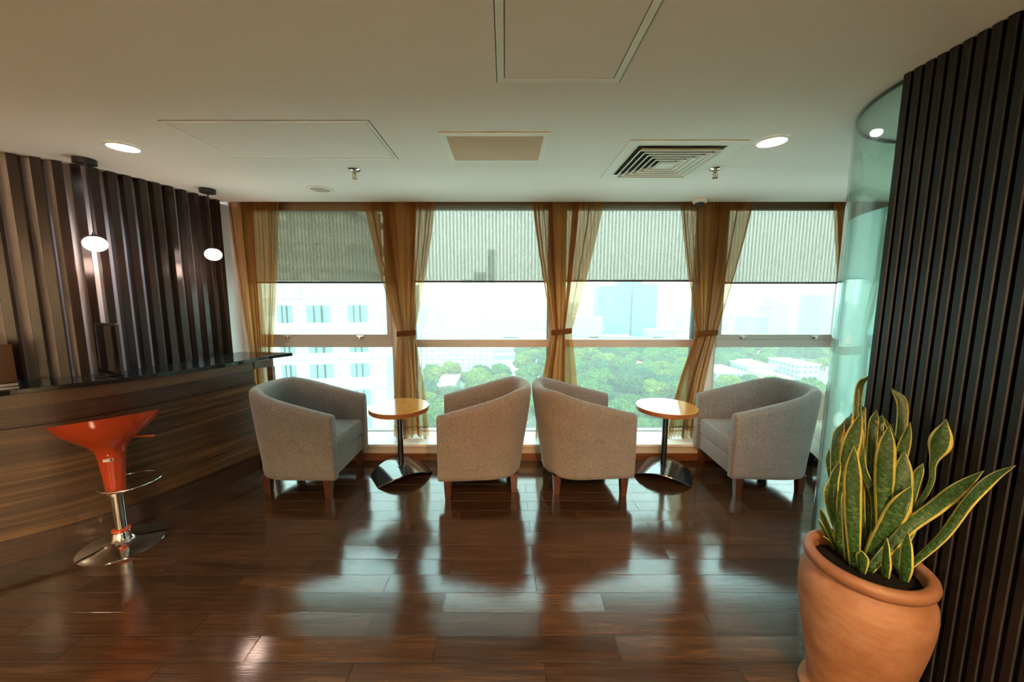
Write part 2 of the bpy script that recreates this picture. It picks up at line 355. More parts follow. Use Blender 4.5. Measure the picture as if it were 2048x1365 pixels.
# ------------------------------------------------------------------ mesh builder
class MB:
    def __init__(s): s.v = []; s.f = []; s.mi = []; s.uv = []
    def add(s, vs, fs, mi=0):
        o = len(s.v); s.v += [tuple(p) for p in vs]; s.f += [tuple(i+o for i in f) for f in fs]; s.mi += [mi]*len(fs)
    def box(s, x0, x1, y0, y1, z0, z1, mi=0, M4=None):
        v = [(x, y, z) for x in (x0, x1) for y in (y0, y1) for z in (z0, z1)]
        if M4 is not None: v = [tuple(M4 @ Vector(p)) for p in v]
        s.add(v, [(0, 1, 3, 2), (4, 6, 7, 5), (0, 4, 5, 1), (2, 3, 7, 6), (0, 2, 6, 4), (1, 5, 7, 3)], mi)
    def prism(s, poly, z0, z1, mi=0):
        n = len(poly); a = sum(poly[i][0]*poly[(i+1) % n][1]-poly[(i+1) % n][0]*poly[i][1] for i in range(n))
        if a < 0: poly = poly[::-1]
        v = [(x, y, z0) for x, y in poly]+[(x, y, z1) for x, y in poly]
        s.add(v, [tuple(range(n))[::-1], tuple(range(n, 2*n))]+[(i, (i+1) % n, (i+1) % n+n, i+n) for i in range(n)], mi)
    def lathe(s, prof, seg=32, cx=0, cy=0, cz=0, sx=1, sy=1, mi=0, caps=True):
        n = len(prof); v = []
        for r, z in prof:
            for k in range(seg):
                a = 2*PI*k/seg; v.append((cx+r*sx*math.cos(a), cy+r*sy*math.sin(a), cz+z))
        f = [(i*seg+k, i*seg+(k+1) % seg, (i+1)*seg+(k+1) % seg, (i+1)*seg+k) for i in range(n-1) for k in range(seg)]
        if caps: f += [tuple(range(seg))[::-1], tuple((n-1)*seg+k for k in range(seg))]
        s.add(v, f, mi)
    def rings(s, rings, closed=True, caps=True, mi=0):
        """loft through equal-length vertex rings"""
        m = len(rings[0]); v = [p for r in rings for p in r]; f = []
        for i in range(len(rings)-1):
            for k in range(m if closed else m-1):
                f.append((i*m+k, i*m+(k+1) % m, (i+1)*m+(k+1) % m, (i+1)*m+k))
        if caps: f += [tuple(range(m))[::-1], tuple((len(rings)-1)*m+k for k in range(m))]
        s.add(v, f, mi)
    def tube(s, pts, r, seg=10, mi=0, closed=False):
        pts = [Vector(p) for p in pts]; n = len(pts); rr = []; prev = None
        for i, p in enumerate(pts):
            if closed: d = pts[(i+1) % n]-pts[i-1]
            else: d = pts[min(i+1, n-1)]-pts[max(i-1, 0)]
            d.normalize()
            up = prev if prev is not None else (Vector((0, 0, 1)) if abs(d.z) < .9 else Vector((1, 0, 0)))
            a = d.cross(up); a = a.normalized() if a.length > 1e-6 else d.orthogonal().normalized()
            b = a.cross(d).normalized(); prev = b
            q = r if isinstance(r, (int, float)) else r[i]
            rr.append([tuple(p+q*(math.cos(t)*a+math.sin(t)*b)) for t in [2*PI*k/seg for k in range(seg)]])
        if closed: rr.append(rr[0])
        s.rings(rr, True, not closed, mi)
    def build(s, name, mats, parent=None, smooth=False, loc=None, bevel=0, bseg=2, subsurf=0, auto=None):
        me = D.meshes.new(name); me.from_pydata(s.v, [], s.f)
        if not isinstance(mats, (list, tuple)): mats = [mats]
        for m in mats: me.materials.append(m)
        for p, i in zip(me.polygons, s.mi): p.material_index = i; p.use_smooth = smooth
        me.validate(); me.update()
        o = D.objects.new(name, me); C.objects.link(o)
        if parent is not None: o.parent = parent
        if loc is not None: o.location = loc
        if auto is not None:
            bm = bmesh.new(); bm.from_mesh(me); bmesh.ops.remove_doubles(bm, verts=bm.verts, dist=1e-5)
            bmesh.ops.recalc_face_normals(bm, faces=bm.faces)
            for e in bm.edges:
                if len(e.link_faces) == 2 and e.calc_face_angle(0) > math.radians(auto): e.smooth = False
            bm.to_mesh(me); bm.free()
            for p in me.polygons: p.use_smooth = True
        if bevel:
            b = o.modifiers.new('bevel', 'BEVEL'); b.width = bevel; b.segments = bseg; b.limit_method = 'ANGLE'; b.angle_limit = math.radians(40)
        if subsurf:
            b = o.modifiers.new('subsurf', 'SUBSURF'); b.levels = subsurf; b.render_levels = subsurf
        return o

def tag(o, label, cat, group=None, kind=None):
    o['label'] = label; o['category'] = cat
    if group: o['group'] = group
    if kind: o['kind'] = kind
    return o
def thing(name, label, cat, loc=(0, 0, 0), rz=0, group=None):
    o = D.objects.new(name, None); C.objects.link(o); o.location = loc; o.rotation_euler = (0, 0, rz); o.empty_display_size = .1
    return tag(o, label, cat, group)
def struct(o, label=None, cat=None):
    o['kind'] = 'structure'
    if label: o['label'] = label
    if cat: o['category'] = cat
    return o
def copy_tree(o, parent=None):
    c = o.copy(); C.objects.link(c)
    if parent is not None: c.parent = parent
    for ch in [q for q in D.objects if q.parent == o]: copy_tree(ch, c)
    return c

# ================================================================== SETTING
b = MB(); b.box(-5.2, 5.2, -3.6, 3.36, -.2, 0)
struct(b.build('floor', M['floor']), 'dark brown glossy wood plank floor reflecting the windows', 'floor')
b = MB(); b.box(-5.2, 5.2, -3.6, 3.45, H, 2.55)
struct(b.build('ceiling', M['ceiling']), 'flat off white ceiling with vents and hatches', 'ceiling')
b = MB(); b.box(-5.4, 5.4, -3.8, 4.0, 2.55, 2.95)
struct(b.build('ceiling_slab', M['backwall']), 'structural slab above the ceiling and curtain pocket', 'ceiling')
b = MB(); b.box(-5.2, 5.2, -3.8, -3.6, -.2, 2.55)
struct(b.build('wall_front', M['backwall']), 'cream wall behind the viewer', 'wall')
# wall under the windows
b = MB(); b.box(-5.2, 5.2, 3.36, 3.80, -.3, .14)
struct(b.build('wall_back', M['apron']), 'low grey wall strip under the window sill', 'wall')
b = MB(); b.box(-2.62, 5.2, 3.335, 3.66, .14, .166)
struct(b.build('trim_1', M['sill'], bevel=.004), 'deep white window sill running along the windows', 'window sill')
b = MB(); b.box(-2.62, 5.2, 3.342, 3.36, 0, .072)
struct(b.build('baseboard_back', M['baseboard'], bevel=.003), 'reddish brown wood baseboard under the window sill', 'baseboard')
b = MB(); b.box(-5.2, -2.60, 3.66, 3.80, .14, 2.55)
struct(b.build('wall_corner', M['white_wall']), 'plain wall beside the leftmost window', 'wall')

BF = [(-2.941, 2.292), (-2.873, 2.349), (-2.812, 2.408), (-2.762, 2.467), (-2.719, 2.536), (-2.684, 2.612), (-2.655, 2.690), (-2.628, 2.773), (-2.602, 2.856), (-2.578, 2.946), (-2.558, 3.046), (-2.543, 3.146), (-2.531, 3.246), (-2.522, 3.348)]
BFX = [(-3.185, 2.095), (-3.10, 2.162), (-3.02, 2.227)] + BF
def normal_at(P_, i):
    a = P_[max(i-1, 0)]; c = P_[min(i+1, len(P_)-1)]; dx, dy = c[0]-a[0], c[1]-a[1]; l = math.hypot(dx, dy)
    return (dy/l, -dx/l), (dx/l, dy/l)
wl = []
for i, p in enumerate(BFX):
    n, t_ = normal_at(BFX, i); wl.append((p[0]-n[0]*.064, p[1]-n[1]*.064))
wl = [(-5.1, .2), (-4.2, 1.2), (-3.6, 1.70)] + wl + [(-2.60, 3.45), (-2.60, 3.68)]
b = MB(); b.prism(wl + [(p[0]-.12, p[1]+.05) for p in wl[::-1]], 0, H-.001)
struct(b.build('wall_left', M['white_wall']), 'curved white wall behind the dark battens', 'wall')
b = MB(); b.box(-5.2, -5.05, -3.6, .4, 0, H-.001)
struct(b.build('wall_side', M['backwall']), 'side wall behind the viewer on the left', 'wall')
b = MB(); b.box(5.05, 5.2, -3.6, 3.8, 0, 2.55)
struct(b.build('wall_far_right', M['white_wall']), 'white wall of the room behind the glass partition', 'wall')

b = MB(); b.box(1.655, 1.70, -3.59, 1.50, 0, H-.001)  # white face added so the frosted film does not look dark
struct(b.build('wall_inner', M['white_wall']), 'white inner face added to brighten the room behind the glass partition', 'wall')
# ribbed wall on the right
b = MB(); xw = 1.53; poly = []
y = 1.53; prof = [(xw+.004, 1.535)]
while y > -3.59:
    prof += [(xw, y), (xw-.004, y-.003), (xw-.004, y-.023), (xw, y-.026), (xw+.012, y-.0275), (xw+.012, y-.0355)]
    y -= .037
prof += [(xw, -3.6)]
b.prism(prof + [(xw+.12, -3.6), (xw+.12, 1.535)], 0, H-.001)
struct(b.build('wall_right', M['ribbed']), 'dark brown vertically ribbed wall panelling on the right', 'wall')

# ------------------------------------------------------------------ windows
GY = 3.70
def window(k, x0, x1, opening, label):
    r = D.objects.new('window_%d' % k, None); C.objects.link(r); r.location = ((x0+x1)/2, GY, .166); struct(r, label, 'window')
    w2 = (x1-x0)/2; zt = 2.50-.166; y0, y1 = -.03, .05
    tz0, tz1 = (1.045-.166, 1.122-.166)
    f = MB()
    j = .028
    for sx_ in (-1, 1): f.box(min(sx_*w2, sx_*(w2-j)), max(sx_*w2, sx_*(w2-j)), y0, y1, 0, zt)
    f.box(-w2+j, w2-j, y0, y1, zt-.12, zt); f.box(-w2+j, w2-j, y0, y1, 0, .012)
    f.build('window_frame', M['alu'], r, bevel=.002)
    f = MB(); f.box(-w2+j, w2-j, y0-.01, y1, tz0, tz1)
    f.build('transom', M['alu'], r, bevel=.002)
    ph = tz1
    if opening:
        f = MB(); q = .045
        f.box(-w2+j, w2-j, y0-.005, y1-.02, tz1, tz1+.05)
        for sx_ in (-1, 1): f.box(min(sx_*(w2-j), sx_*(w2-j-q)), max(sx_*(w2-j), sx_*(w2-j-q)), y0-.005, y1-.02, tz1+.05, zt-.12)
        f.build('sash_frame', M['alu'], r, bevel=.002); ph = tz1+.05
        for hx in (-.36, .36):
            f = MB(); f.box(hx-.035, hx+.035, y0-.02, y0-.005, tz1+.028, tz1+.040); f.box(hx-.012, hx+.012, y0-.035, y0-.018, tz1+.008, tz1+.034)
            f.build('sash_handle', M['chrome'], r, bevel=.002)
    else:
        f = MB()
        for sx_ in (-1, 1): f.box(min(sx_*(w2-j), sx_*(w2-j-.006)), max(sx_*(w2-j), sx_*(w2-j-.006)), y0+.01, y1, 0.012, zt-.12)
        f.build('gasket', M['alu_dark'], r)
    g = MB(); g.box(-w2+j, w2-j, .018, .020, ph, zt-.12); g.build('upper_pane', M['pane'], r)
    g = MB(); g.box(-w2+j, w2-j, .018, .020, .012, tz0); g.build('lower_pane', M['pane'], r)
    return r
WIN = [(-2.50, -1.10, 1), (-.93, .455, 0), (.565, 1.91, 0), (2.08, 3.36, 1), (3.48, 4.90, 1)]
wl_lab = ['leftmost window, an opening sash above, partly hidden by the counter', 'second window from the left with plain fixed panes', 'third window from the left, blue towers outside',
          'fourth window from the left, opening sash above, beside the glass partition', 'window of the room behind the glass partition']
for k, (a, c, o_) in enumerate(WIN): window(k+1, a, c, o_, wl_lab[k])
k = 2
for (a, c) in [(-2.62, -2.50), (-1.10, -.93), (.455, .565), (1.91, 2.08), (3.36, 3.48), (4.90, 5.1)]:
    b = MB(); b.box(a+.001, c-.001, GY-.045, GY+.06, .166, 2.55)
    struct(b.build('trim_%d' % k, M['mullion'], bevel=.003), 'painted post between windows, %s of six from the left' % ['first', 'second', 'third', 'fourth', 'fifth', 'last'][k-2], 'window post'); k += 1

# ------------------------------------------------------------------ blinds
BL = [(-2.50, -1.085, 1.675, 2.352, 'hung across the leftmost window, a brown tower showing through'), (-.925, .445, 1.683, 2.40, 'hung across the second window from the left'),
      (.565, 1.91, 1.69, 2.40, 'hung across the third window, in front of the blue towers'), (2.08, 3.36, 1.67, 2.362, 'hung across the fourth window beside the glass partition'),
      (3.49, 4.88, 1.67, 2.36, 'hung in the window behind the glass partition')]
for (x0, x1, zb, zr, lab) in BL:
    t = thing('roller_blind', 'woven roller blind ' + lab, 'blind', ((x0+x1)/2, 3.63, zb))
    w2 = (x1-x0)/2
    f = MB(); f.rings([[(-w2, .0008*math.sin(q*1.7), .015+(zr-zb)*q/24), (w2, .0008*math.sin(q*2.3), .015+(zr-zb)*q/24)] for q in range(25)], False, False); f.build('blind_cloth', M['blind'], t)
    f = MB(); f.tube([(-w2, .0, .008), (w2, .0, .008)], .009, 8); f.build('bottom_bar', M['bottom_bar'], t)
    f = MB(); f.box(-w2, w2, -.03, .03, zr-zb, 2.549-zb); f.build('head_box', M['roller'], t)

# ------------------------------------------------------------------ curtains
def curtain(label, top, tie, bot, ztie=1.21, folds=15, seed=0, y0=3.50, zb=.175, tieback=True, lean=0.0, group=None):
    rnd = random.Random(seed)
    cx = (tie[0]+tie[1])/2
    t = thing('curtain', label, 'curtain', (cx, y0, zb), 0, group)
    NU, NV = 260, 64; ph = [rnd.uniform(0, 6.28) for _ in range(5)]; zt = 2.50
    m = MB(); vs = []
    for j in range(NV+1):
        v = j/NV; z = zt+(zb-zt)*v; vt = (zt-ztie)/(zt-zb)
        if v < vt:
            q = v/vt; e = q**1.25
            xl = top[0]+(tie[0]-top[0])*e; xr = top[1]+(tie[1]-top[1])*e; A = .030*(1-e)+.020*e
        else:
            q = (v-vt)/(1-vt); e = 1-(1-q)**1.6
            xl = tie[0]+(bot[0]-tie[0])*e; xr = tie[1]+(bot[1]-tie[1])*e; A = .020+.012*e
        for i in range(NU+1):
            u = i/NU; f = 2*PI*folds
            uu = u+.05*math.sin(2*PI*u*2+ph[0])+.022*math.sin(2*PI*u*5+ph[1])+.010*math.sin(2*PI*u*9+ph[2])
            wob = .25*math.sin(v*3+ph[2]+u*9)
            x = xl+(xr-xl)*(u+.35/folds*math.sin(f*uu+ph[3]+wob*2)+.03*math.sin(2*PI*3*u+ph[0])*math.sin(PI*u))
            yy = A*(.6+.4*math.sin(2*PI*u*3+ph[1]))*math.sin(f*uu+wob)+.010*math.sin(f*.37*u+ph[4])
            vs.append((x-cx, yy, z-zb+(.012*math.sin(f*uu)+.01*math.sin(u*7+ph[1]) if j == NV else 0)))
    fs = [(j*(NU+1)+i, j*(NU+1)+i+1, (j+1)*(NU+1)+i+1, (j+1)*(NU+1)+i) for j in range(NV) for i in range(NU)]
    m.add(vs, fs); m.build('curtain_cloth', M['curtain'], t, smooth=True)
    # hem band sewn near the bottom
    hm = MB(); row = int(NV*.955); hv = []
    for r_ in (0, 1):
        for i in range(NU+1):
            p = vs[(row)*(NU+1)+i]; hv.append((p[0], p[1]-.0015, p[2]-.012*r_))
    hm.add(hv, [(i, i+1, NU+2+i, NU+1+i) for i in range(NU)]); hm.build('hem', M['tie'], t, smooth=True)
    if tieback:
        hw = (tie[1]-tie[0])/2+.012; tb = MB(); rr = []
        for (dz, s_) in ((-.026, .96), (-.018, 1.0), (.018, 1.0), (.026, .96)):
            rr.append([(hw*s_*math.cos(a), .048*s_*math.sin(a), ztie-zb+dz+.010*math.cos(a+.4)) for a in [2*PI*k/36 for k in range(36)]])
        tb.rings(rr, True, False); o = tb.build('tieback', M['tie'], t, smooth=True)
        o.modifiers.new('s', 'SOLIDIFY').thickness = .003
    return t
curtain('copper sheer curtain gathered at the far left beside the dark battens', (-2.54, -2.06), (-2.44, -2.23), (-2.46, -2.20), 1.0, 9, 3, tieback=False)
curtain('copper sheer curtain tied back between the two left windows, behind the left side table', (-1.30, -.62), (-1.02, -.86), (-1.09, -.75), 1.20, 11, 11)
curtain('copper sheer curtain tied back in the middle, behind the two centre chairs', (.24, .89), (.45, .625), (.30, .72), 1.215, 11, 5)
curtain('copper sheer curtain tied back behind the right side table, its bottom swept left', (1.60, 2.27), (1.82, 2.01), (1.60, 1.89), 1.20, 12, 23)
curtain('copper sheer curtain edge showing between the fourth window and the glass partition', (3.02, 3.62), (3.24, 3.42), (3.2, 3.5), 1.2, 10, 31)
curtain('copper sheer curtain hanging behind the glass partition near the white far wall', (4.55, 4.95), (4.8, 4.95), (4.7, 4.95), 1.2, 12, 33)
# pull cord hanging beside the second curtain
cp = [(-.86+.02*math.sin(k/16*PI), 3.46, .36+.0*k) for k in range(2)]
b = MB(); pts = [(-.845, 3.452, .95)]+[(-.84+.055*math.sin(a)*1.0-.0, 3.45, .40-.10*math.cos(a)+.0) for a in [PI*.75-PI*1.5*k/14 for k in range(15)]][::-1]
pts = [(-.85, 3.44, 1.15), (-.848, 3.44, .8), (-.80, 3.44, .50), (-.775, 3.44, .40), (-.79, 3.44, .325), (-.83, 3.44, .31), (-.858, 3.44, .35), (-.85, 3.44, .5), (-.853, 3.44, 1.15)]
b.tube(pts, .0022, 6)
tag(b.build('blind_cord', M['cord'], smooth=True), 'thin pale pull cord looped in front of the curtain by the left side table', 'cord')

# ------------------------------------------------------------------ curved glass partition
GZ = 1.915
t = thing('glass_partition', 'curved glass partition with teal frosted film, beside the dark ribbed wall', 'glass partition', (2.2, 1.5, 0))
gp = [(-.652, -.08 + .03*0)] + [(-.65*math.cos(a), .65*math.sin(a)) for a in [PI/2*k/40 for k in range(41)]] + [(2.83, .65)]
def ribbon(path, z0, z1, th, inward=True):
    m = MB(); out = path; inn = []
    for i, p in enumerate(path):
        n, _ = normal_at(path, i); inn.append((p[0]+n[0]*th, p[1]+n[1]*th))
    rr = [[(a[0], a[1], z0), (a[0], a[1], z1), (c[0], c[1], z1), (c[0], c[1], z0)] for a, c in zip(out, inn)]
    m.rings(rr, True, True); return m
gp = [(-.65, .04)] + gp[2:]
gf = [(p[0]*.978, p[1]*.978) for p in gp[:22]]
ribbon(gp, .0, H-.001, .010).build('clear_glass', M['clear_glass'], t, auto=40)
f = MB(); f.rings([[(p[0], p[1], .002), (p[0], p[1], GZ)] for p in gf], False, False); f.build('frosted_film', M['frost'], t, smooth=True)
ribbon([(p[0]*.99, p[1]*.99) for p in gp], H-.014, H-.001, .006).build('ceiling_channel', M['alu_dark'], t)
f = MB(); f.box(-.06, .02, .61, .645, H-.045, H-.015); f.build('glass_clamp', M['black_metal'], t, bevel=.003)
# ------------------------------------------------------------------ left wall battens
btn = None
ords = ['nearest the viewer', 'third', 'fourth', 'fifth', 'sixth', 'seventh', 'eighth', 'ninth']
nb = len(BFX)
for i, p in enumerate(BFX):
    n, d = normal_at(BFX, i)
    if btn is None:
        f = MB(); f.box(-.060, 0, 0, .043, 0, H-.002); btn = f.build('wall_batten', M['batten'], bevel=.002); o = btn
    else:
        o = btn.copy(); C.objects.link(o)
    o.location = (p[0], p[1], 0); o.rotation_euler = (0, 0, math.atan2(n[1], n[0]))
    k = nb-i
    tag(o, 'dark wood batten on the curved left wall, number %d of %d from the window' % (k, nb), 'batten', 'dark battens on the left wall')

# ------------------------------------------------------------------ counter
CB = [(-3.42, 1.59), (-3.2, 1.735), (-2.90, 1.95), (-2.71, 2.10), (-2.57, 2.26), (-2.475, 2.42), (-2.39, 2.60), (-2.31, 2.80), (-2.24, 3.0), (-2.18, 3.17)]
def off(path, d):
    r = []
    for i, p in enumerate(path):
        n, _ = normal_at(path, i); r.append((p[0]+n[0]*d, p[1]+n[1]*d))
    return r
def strip(path, d0, d1, z0, z1):
    m = MB(); a = off(path, d0); c = off(path, d1)
    m.rings([[(p[0], p[1], z0), (q[0], q[1], z0), (q[0], q[1], z1), (p[0], p[1], z1)] for p, q in zip(a, c)], True, True); return m
def dense(path, n=6):
    r = []
    P_ = [path[0]]+path+[path[-1]]
    for i in range(1, len(P_)-2):
        for k in range(n):
            u = k/n; a, b_, c, d = P_[i-1], P_[i], P_[i+1], P_[i+2]
            r.append(tuple(.5*((2*b_[j])+(-a[j]+c[j])*u+(2*a[j]-5*b_[j]+4*c[j]-d[j])*u*u+(-a[j]+3*b_[j]-3*c[j]+d[j])*u**3) for j in (0, 1)))
    r.append(path[-1]); return r
CBd = dense(CB, 5)
CT = [(-3.28, 1.44), (-3.05, 1.62), (-2.91, 1.80), (-2.784, 1.992), (-2.691, 2.082), (-2.589, 2.181), (-2.484, 2.296), (-2.384, 2.44), (-2.286, 2.62), (-2.181, 2.84), (-2.112, 3.086), (-2.064, 3.246), (-1.97, 3.392)]
CTd = dense(CT, 5)
t = thing('bar_counter', 'long curved wood bar counter with black granite top along the battened wall', 'bar counter', (-2.5, 2.5, 0))
def bp(m, name, mt, **kw):
    o = m.build(name, mt, t, **kw); o.location = (2.5, -2.5, 0); return o
t_loc = Vector((-2.5, 2.5, 0))
bp(strip(CBd, -.03, -.10, 0.0, .155), 'plinth', M['counter_dark'])
bp(strip(CBd, 0, -.10, .157, .80), 'front_panel', M['counter_zebra'])
bp(strip(CBd, -.012, -.10, .802, .915), 'upper_panel', M['counter_dark'])  # dark veneer whose tone also holds shade from the overhanging top
bp(strip(CBd, -.004, -.10, .917, .998), 'apron', M['counter_apron'])
CE = dense(CB[6:]+[(-2.125, 3.345)], 5)
bp(strip([(-2.181, 3.168), (-2.155, 3.25), (-2.12, 3.33)], .004, -.03, .917, .998), 'end_beam', M['counter_apron'])
f = MB(); f.box(-2.15, -2.10, 3.285, 3.325, 0, .916); bp(f, 'end_post', M['counter_apron'], bevel=.003)
# granite top: front edge follows CT, back edge follows the battens
bk = [(-3.42, 1.66), (-3.30, 1.93)]+[(p[0]+.004, p[1]-.004) for p in BFX]
bk = bk[:-1] + [(-2.514, 3.30), (-2.51, 3.455), (-2.36, 3.455)]
m = MB(); m.prism(CTd + bk[::-1], 1.0, 1.03)
bp(m, 'granite_top', M['granite'], bevel=.003)
f = MB(); A = Vector((-2.452, 2.285, 1.0305)); B = Vector((-2.80, 2.438, 1.0305)); dd = (B-A).normalized(); nn = Vector((-dd.y, dd.x, 0))*.0022
f.add([A+nn, A-nn, B-nn, B+nn], [(0, 1, 2, 3)]); bp(f, 'granite_joint', M['joint'])

# monitor seen almost edge-on
A = Vector((-2.452, 2.335)); B = Vector((-2.785, 2.500)); dd = B-A; ang = math.atan2(dd.y, dd.x); ln = dd.length
t = thing('monitor', 'slim dark screen standing edge-on on the granite counter near the joint', 'monitor', (A.x, A.y, 1.031), ang)
f = MB(); f.box(0, ln, -.008, .008, .012, .345); f.build('screen_housing', M['black_plastic'], t, bevel=.006)
f = MB(); f.box(.02, ln-.02, .008, .0095, .03, .33); f.build('display', M['screen'], t)
f = MB(); f.box(.12, .24, -.045, .045, 0, .012); f.build('stand', M['black_plastic'], t, bevel=.003)
f = MB(); f.lathe([(.004, 0), (.004, .002)], 12, cx=.012, cy=0, cz=.3455); f.build('indicator_light', M['label'], t)

# laptop at the picture's left border
t = thing('laptop', 'dark laptop with raised glossy lid on the counter at the left edge of the picture', 'laptop', (-2.975, 2.005, 1.031), math.radians(47))
f = MB(); f.box(-.17, .17, -.0, .075, 0, .020); f.build('keyboard_base', M['black_plastic'], t, bevel=.004)
f = MB(); f.box(-.17, .17, -.012, 0, .0, .018); f.build('hinge', M['chrome'], t, bevel=.002)
f = MB(); f.box(-.17, .17, -.02, -.012, .018, .245); f.build('lid', M['laptop'], t, bevel=.008, bseg=3)

# ------------------------------------------------------------------ pendants
def pendant(x, y, zg, lab):
    t = thing('pendant_lamp', lab, 'pendant lamp', (x, y, H))
    f = MB(); f.lathe([(.045, -.034), (.055, -.030), (.055, -.001)], 32); f.lathe([(.006, -.05), (.009, -.034)], 12); f.build('canopy', M['black_plastic'], t, auto=40)
    f = MB(); f.tube([(0, 0, -.05), (0, 0, zg-H+.065)], .0035, 8); f.build('cord', M['black_plastic'], t)
    f = MB(); f.lathe([(.026, 0), (.024, .010), (.010, .018), (.006, .034)], 20, cz=zg-H+.040); f.build('lamp_cap', M['black_plastic'], t, auto=40)
    f = MB(); pr = [(max(.001, .058*math.sin(a)), -.048*math.cos(a)) for a in [PI*k/16 for k in range(17)]]
    f.lathe(pr, 32, cz=zg-H); f.build('globe', M['globe'], t, smooth=True)
    lamp('POINT', (x, y, zg-.12), 1.5, (1, .68, .54), .055)
pendant(-2.60, 2.405, 1.88, 'left pendant lamp with glowing oval globe over the counter, nearer the viewer')
pendant(-2.355, 3.05, 1.885, 'right pendant lamp with glowing oval globe over the counter end, nearer the window')

# ------------------------------------------------------------------ ceiling fittings
def downlight(x, y, lab, warm=False):
    t = thing('downlight', lab, 'ceiling light', (x, y, H))
    f = MB(); f.lathe([(.068, -.002), (.070, -.009), (.082, -.006), (.084, -.0005)], 48, caps=False); f.build('trim_ring', M['frame_white'], t, smooth=True)
    f = MB(); f.lathe([(.001, -.004), (.069, -.004)], 48, caps=False); f.build('diffuser', M['led_warm' if warm else 'led'], t)
downlight(-2.165, 2.215, 'round recessed downlight in the ceiling above the bar stool')
downlight(1.46, 2.14, 'round recessed downlight in the ceiling beside the square air diffuser')
for i, (x, y) in enumerate(fill_lamps+[(.35, .1)]):
    downlight(x, y, 'unseen round downlight in the ceiling behind the viewer, %s' % ['near left added fill', 'near right added fill', 'far left added fill', 'far right added fill', 'right overhead'][i], True)

for i, (x, y) in enumerate([(2.9, .6), (4.2, .6)]):
    downlight(x, y, 'unseen round fill light added in the room behind the glass, %s' % ['near the glass', 'near the far wall', 'near the windows'][i])
def hatch(x0, x1, y0, y1, lab, fw=.022):
    t = thing('ceiling_hatch', lab, 'ceiling access panel', ((x0+x1)/2, (y0+y1)/2, H)); a, c = (x1-x0)/2, (y1-y0)/2
    f = MB(); g = .0035
    for (p, q, r, s_) in ((-a, a, -c, -c+fw), (-a, a, c-fw, c), (-a, -a+fw, -c+fw, c-fw), (a-fw, a, -c+fw, c-fw)): f.box(p, q, r, s_, -.004, -.0005)
    f.build('hatch_frame', M['frame_white'], t, bevel=.001)
    f = MB(); f.box(-a-.0035, a+.0035, -c-.0035, c+.0035, -.0012, -.0004); f.build('joint', M['joint'], t)
    f = MB(); f.box(-a+fw+g, a-fw-g, -c+fw+g, c-fw-g, -.003, -.0012); f.build('hatch_panel', M['ceiling'], t)
hatch(-1.67, -.66, 1.90, 2.40, 'flat rectangular access panel in the ceiling over the left side', .016)
hatch(-.03, .45, .75, 1.575, 'flat access panel in the ceiling overhead, cut by the top of the picture', .026)

t = thing('return_grille', 'rectangular beige slatted air grille in the middle of the ceiling', 'ceiling vent', (-.053, 2.235, H))
a, c = .293, .207
f = MB()
for (p, q, r, s_) in ((-a, a, -c, -c+.033), (-a, a, c-.033, c), (-a, -a+.036, -c+.033, c-.033), (a-.036, a, -c+.033, c-.033)): f.box(p, q, r, s_, -.008, -.0005)
f.build('grille_frame', M['frame_white'], t, bevel=.002)
f = MB(); f.box(-a+.036, a-.036, -c+.033, c-.033, -.0015, -.0005); f.build('backing', M['duct'], t)
ns = 15
for k in range(ns):
    yy = -c+.033+(2*c-.066)*(k+.5)/ns; f = MB(); h = (2*c-.066)/ns*.33
    f.add([(-a+.036, yy-h, -.002), (a-.036, yy-h, -.002), (a-.036, yy+h, -.0075), (-a+.036, yy+h, -.0075), (-a+.036, yy-h, -.0035), (a-.036, yy-h, -.0035), (a-.036, yy+h, -.009), (-a+.036, yy+h, -.009)],
          [(0, 1, 2, 3), (7, 6, 5, 4), (0, 4, 5, 1), (3, 2, 6, 7), (0, 3, 7, 4), (1, 5, 6, 2)])
    f.build('slat', M['grille'], t)

t = thing('air_diffuser', 'square four-way air diffuser in the ceiling on the right', 'ceiling vent', (1.005, 2.45, H))
a = .325
f = MB()
rr = [[(-q, -q, z), (q, -q, z), (q, q, z), (-q, q, z)] for q, z in ((a, -.001), (a, -.007), (a-.055, -.007), (a-.075, -.0008))]
f.rings(rr, True, False); f.build('diffuser_frame', M['frame_white'], t)
f = MB(); f.box(-a+.05, a-.05, -a+.05, a-.05, -.0012, -.0006); f.build('backing', M['duct'], t)
nr = 6
for k in range(nr):
    q1 = a-.085-k*.037; f = MB()
    rr = [[(-q, -q, z), (q, -q, z), (q, q, z), (-q, q, z)] for q, z in ((q1-.017, -.004), (q1-.002, -.022), (q1+.004, -.024), (q1+.004, -.026), (q1-.006, -.025), (q1-.020, -.004))]
    f.rings(rr, True, False); f.build('vane_ring', M['frame_white'], t)
f = MB(); f.rings([[(-q, -q, z), (q, -q, z), (q, q, z), (-q, q, z)] for q, z in ((.002, -.006), (.045, -.026))], True, True); f.build('centre_cone', M['frame_white'], t)

t = thing('ceiling_speaker', 'round beige speaker grille in the ceiling above the leftmost window', 'ceiling speaker', (-1.46, 3.05, H))
f = MB(); f.lathe([(.075, -.004), (.078, -.009), (.094, -.006), (.096, -.0005)], 48, caps=False); f.build('speaker_ring', M['frame_white'], t, smooth=True)
f = MB(); f.lathe([(.001, -.006), (.076, -.005)], 48, caps=False); f.build('speaker_mesh', M['speaker'], t)

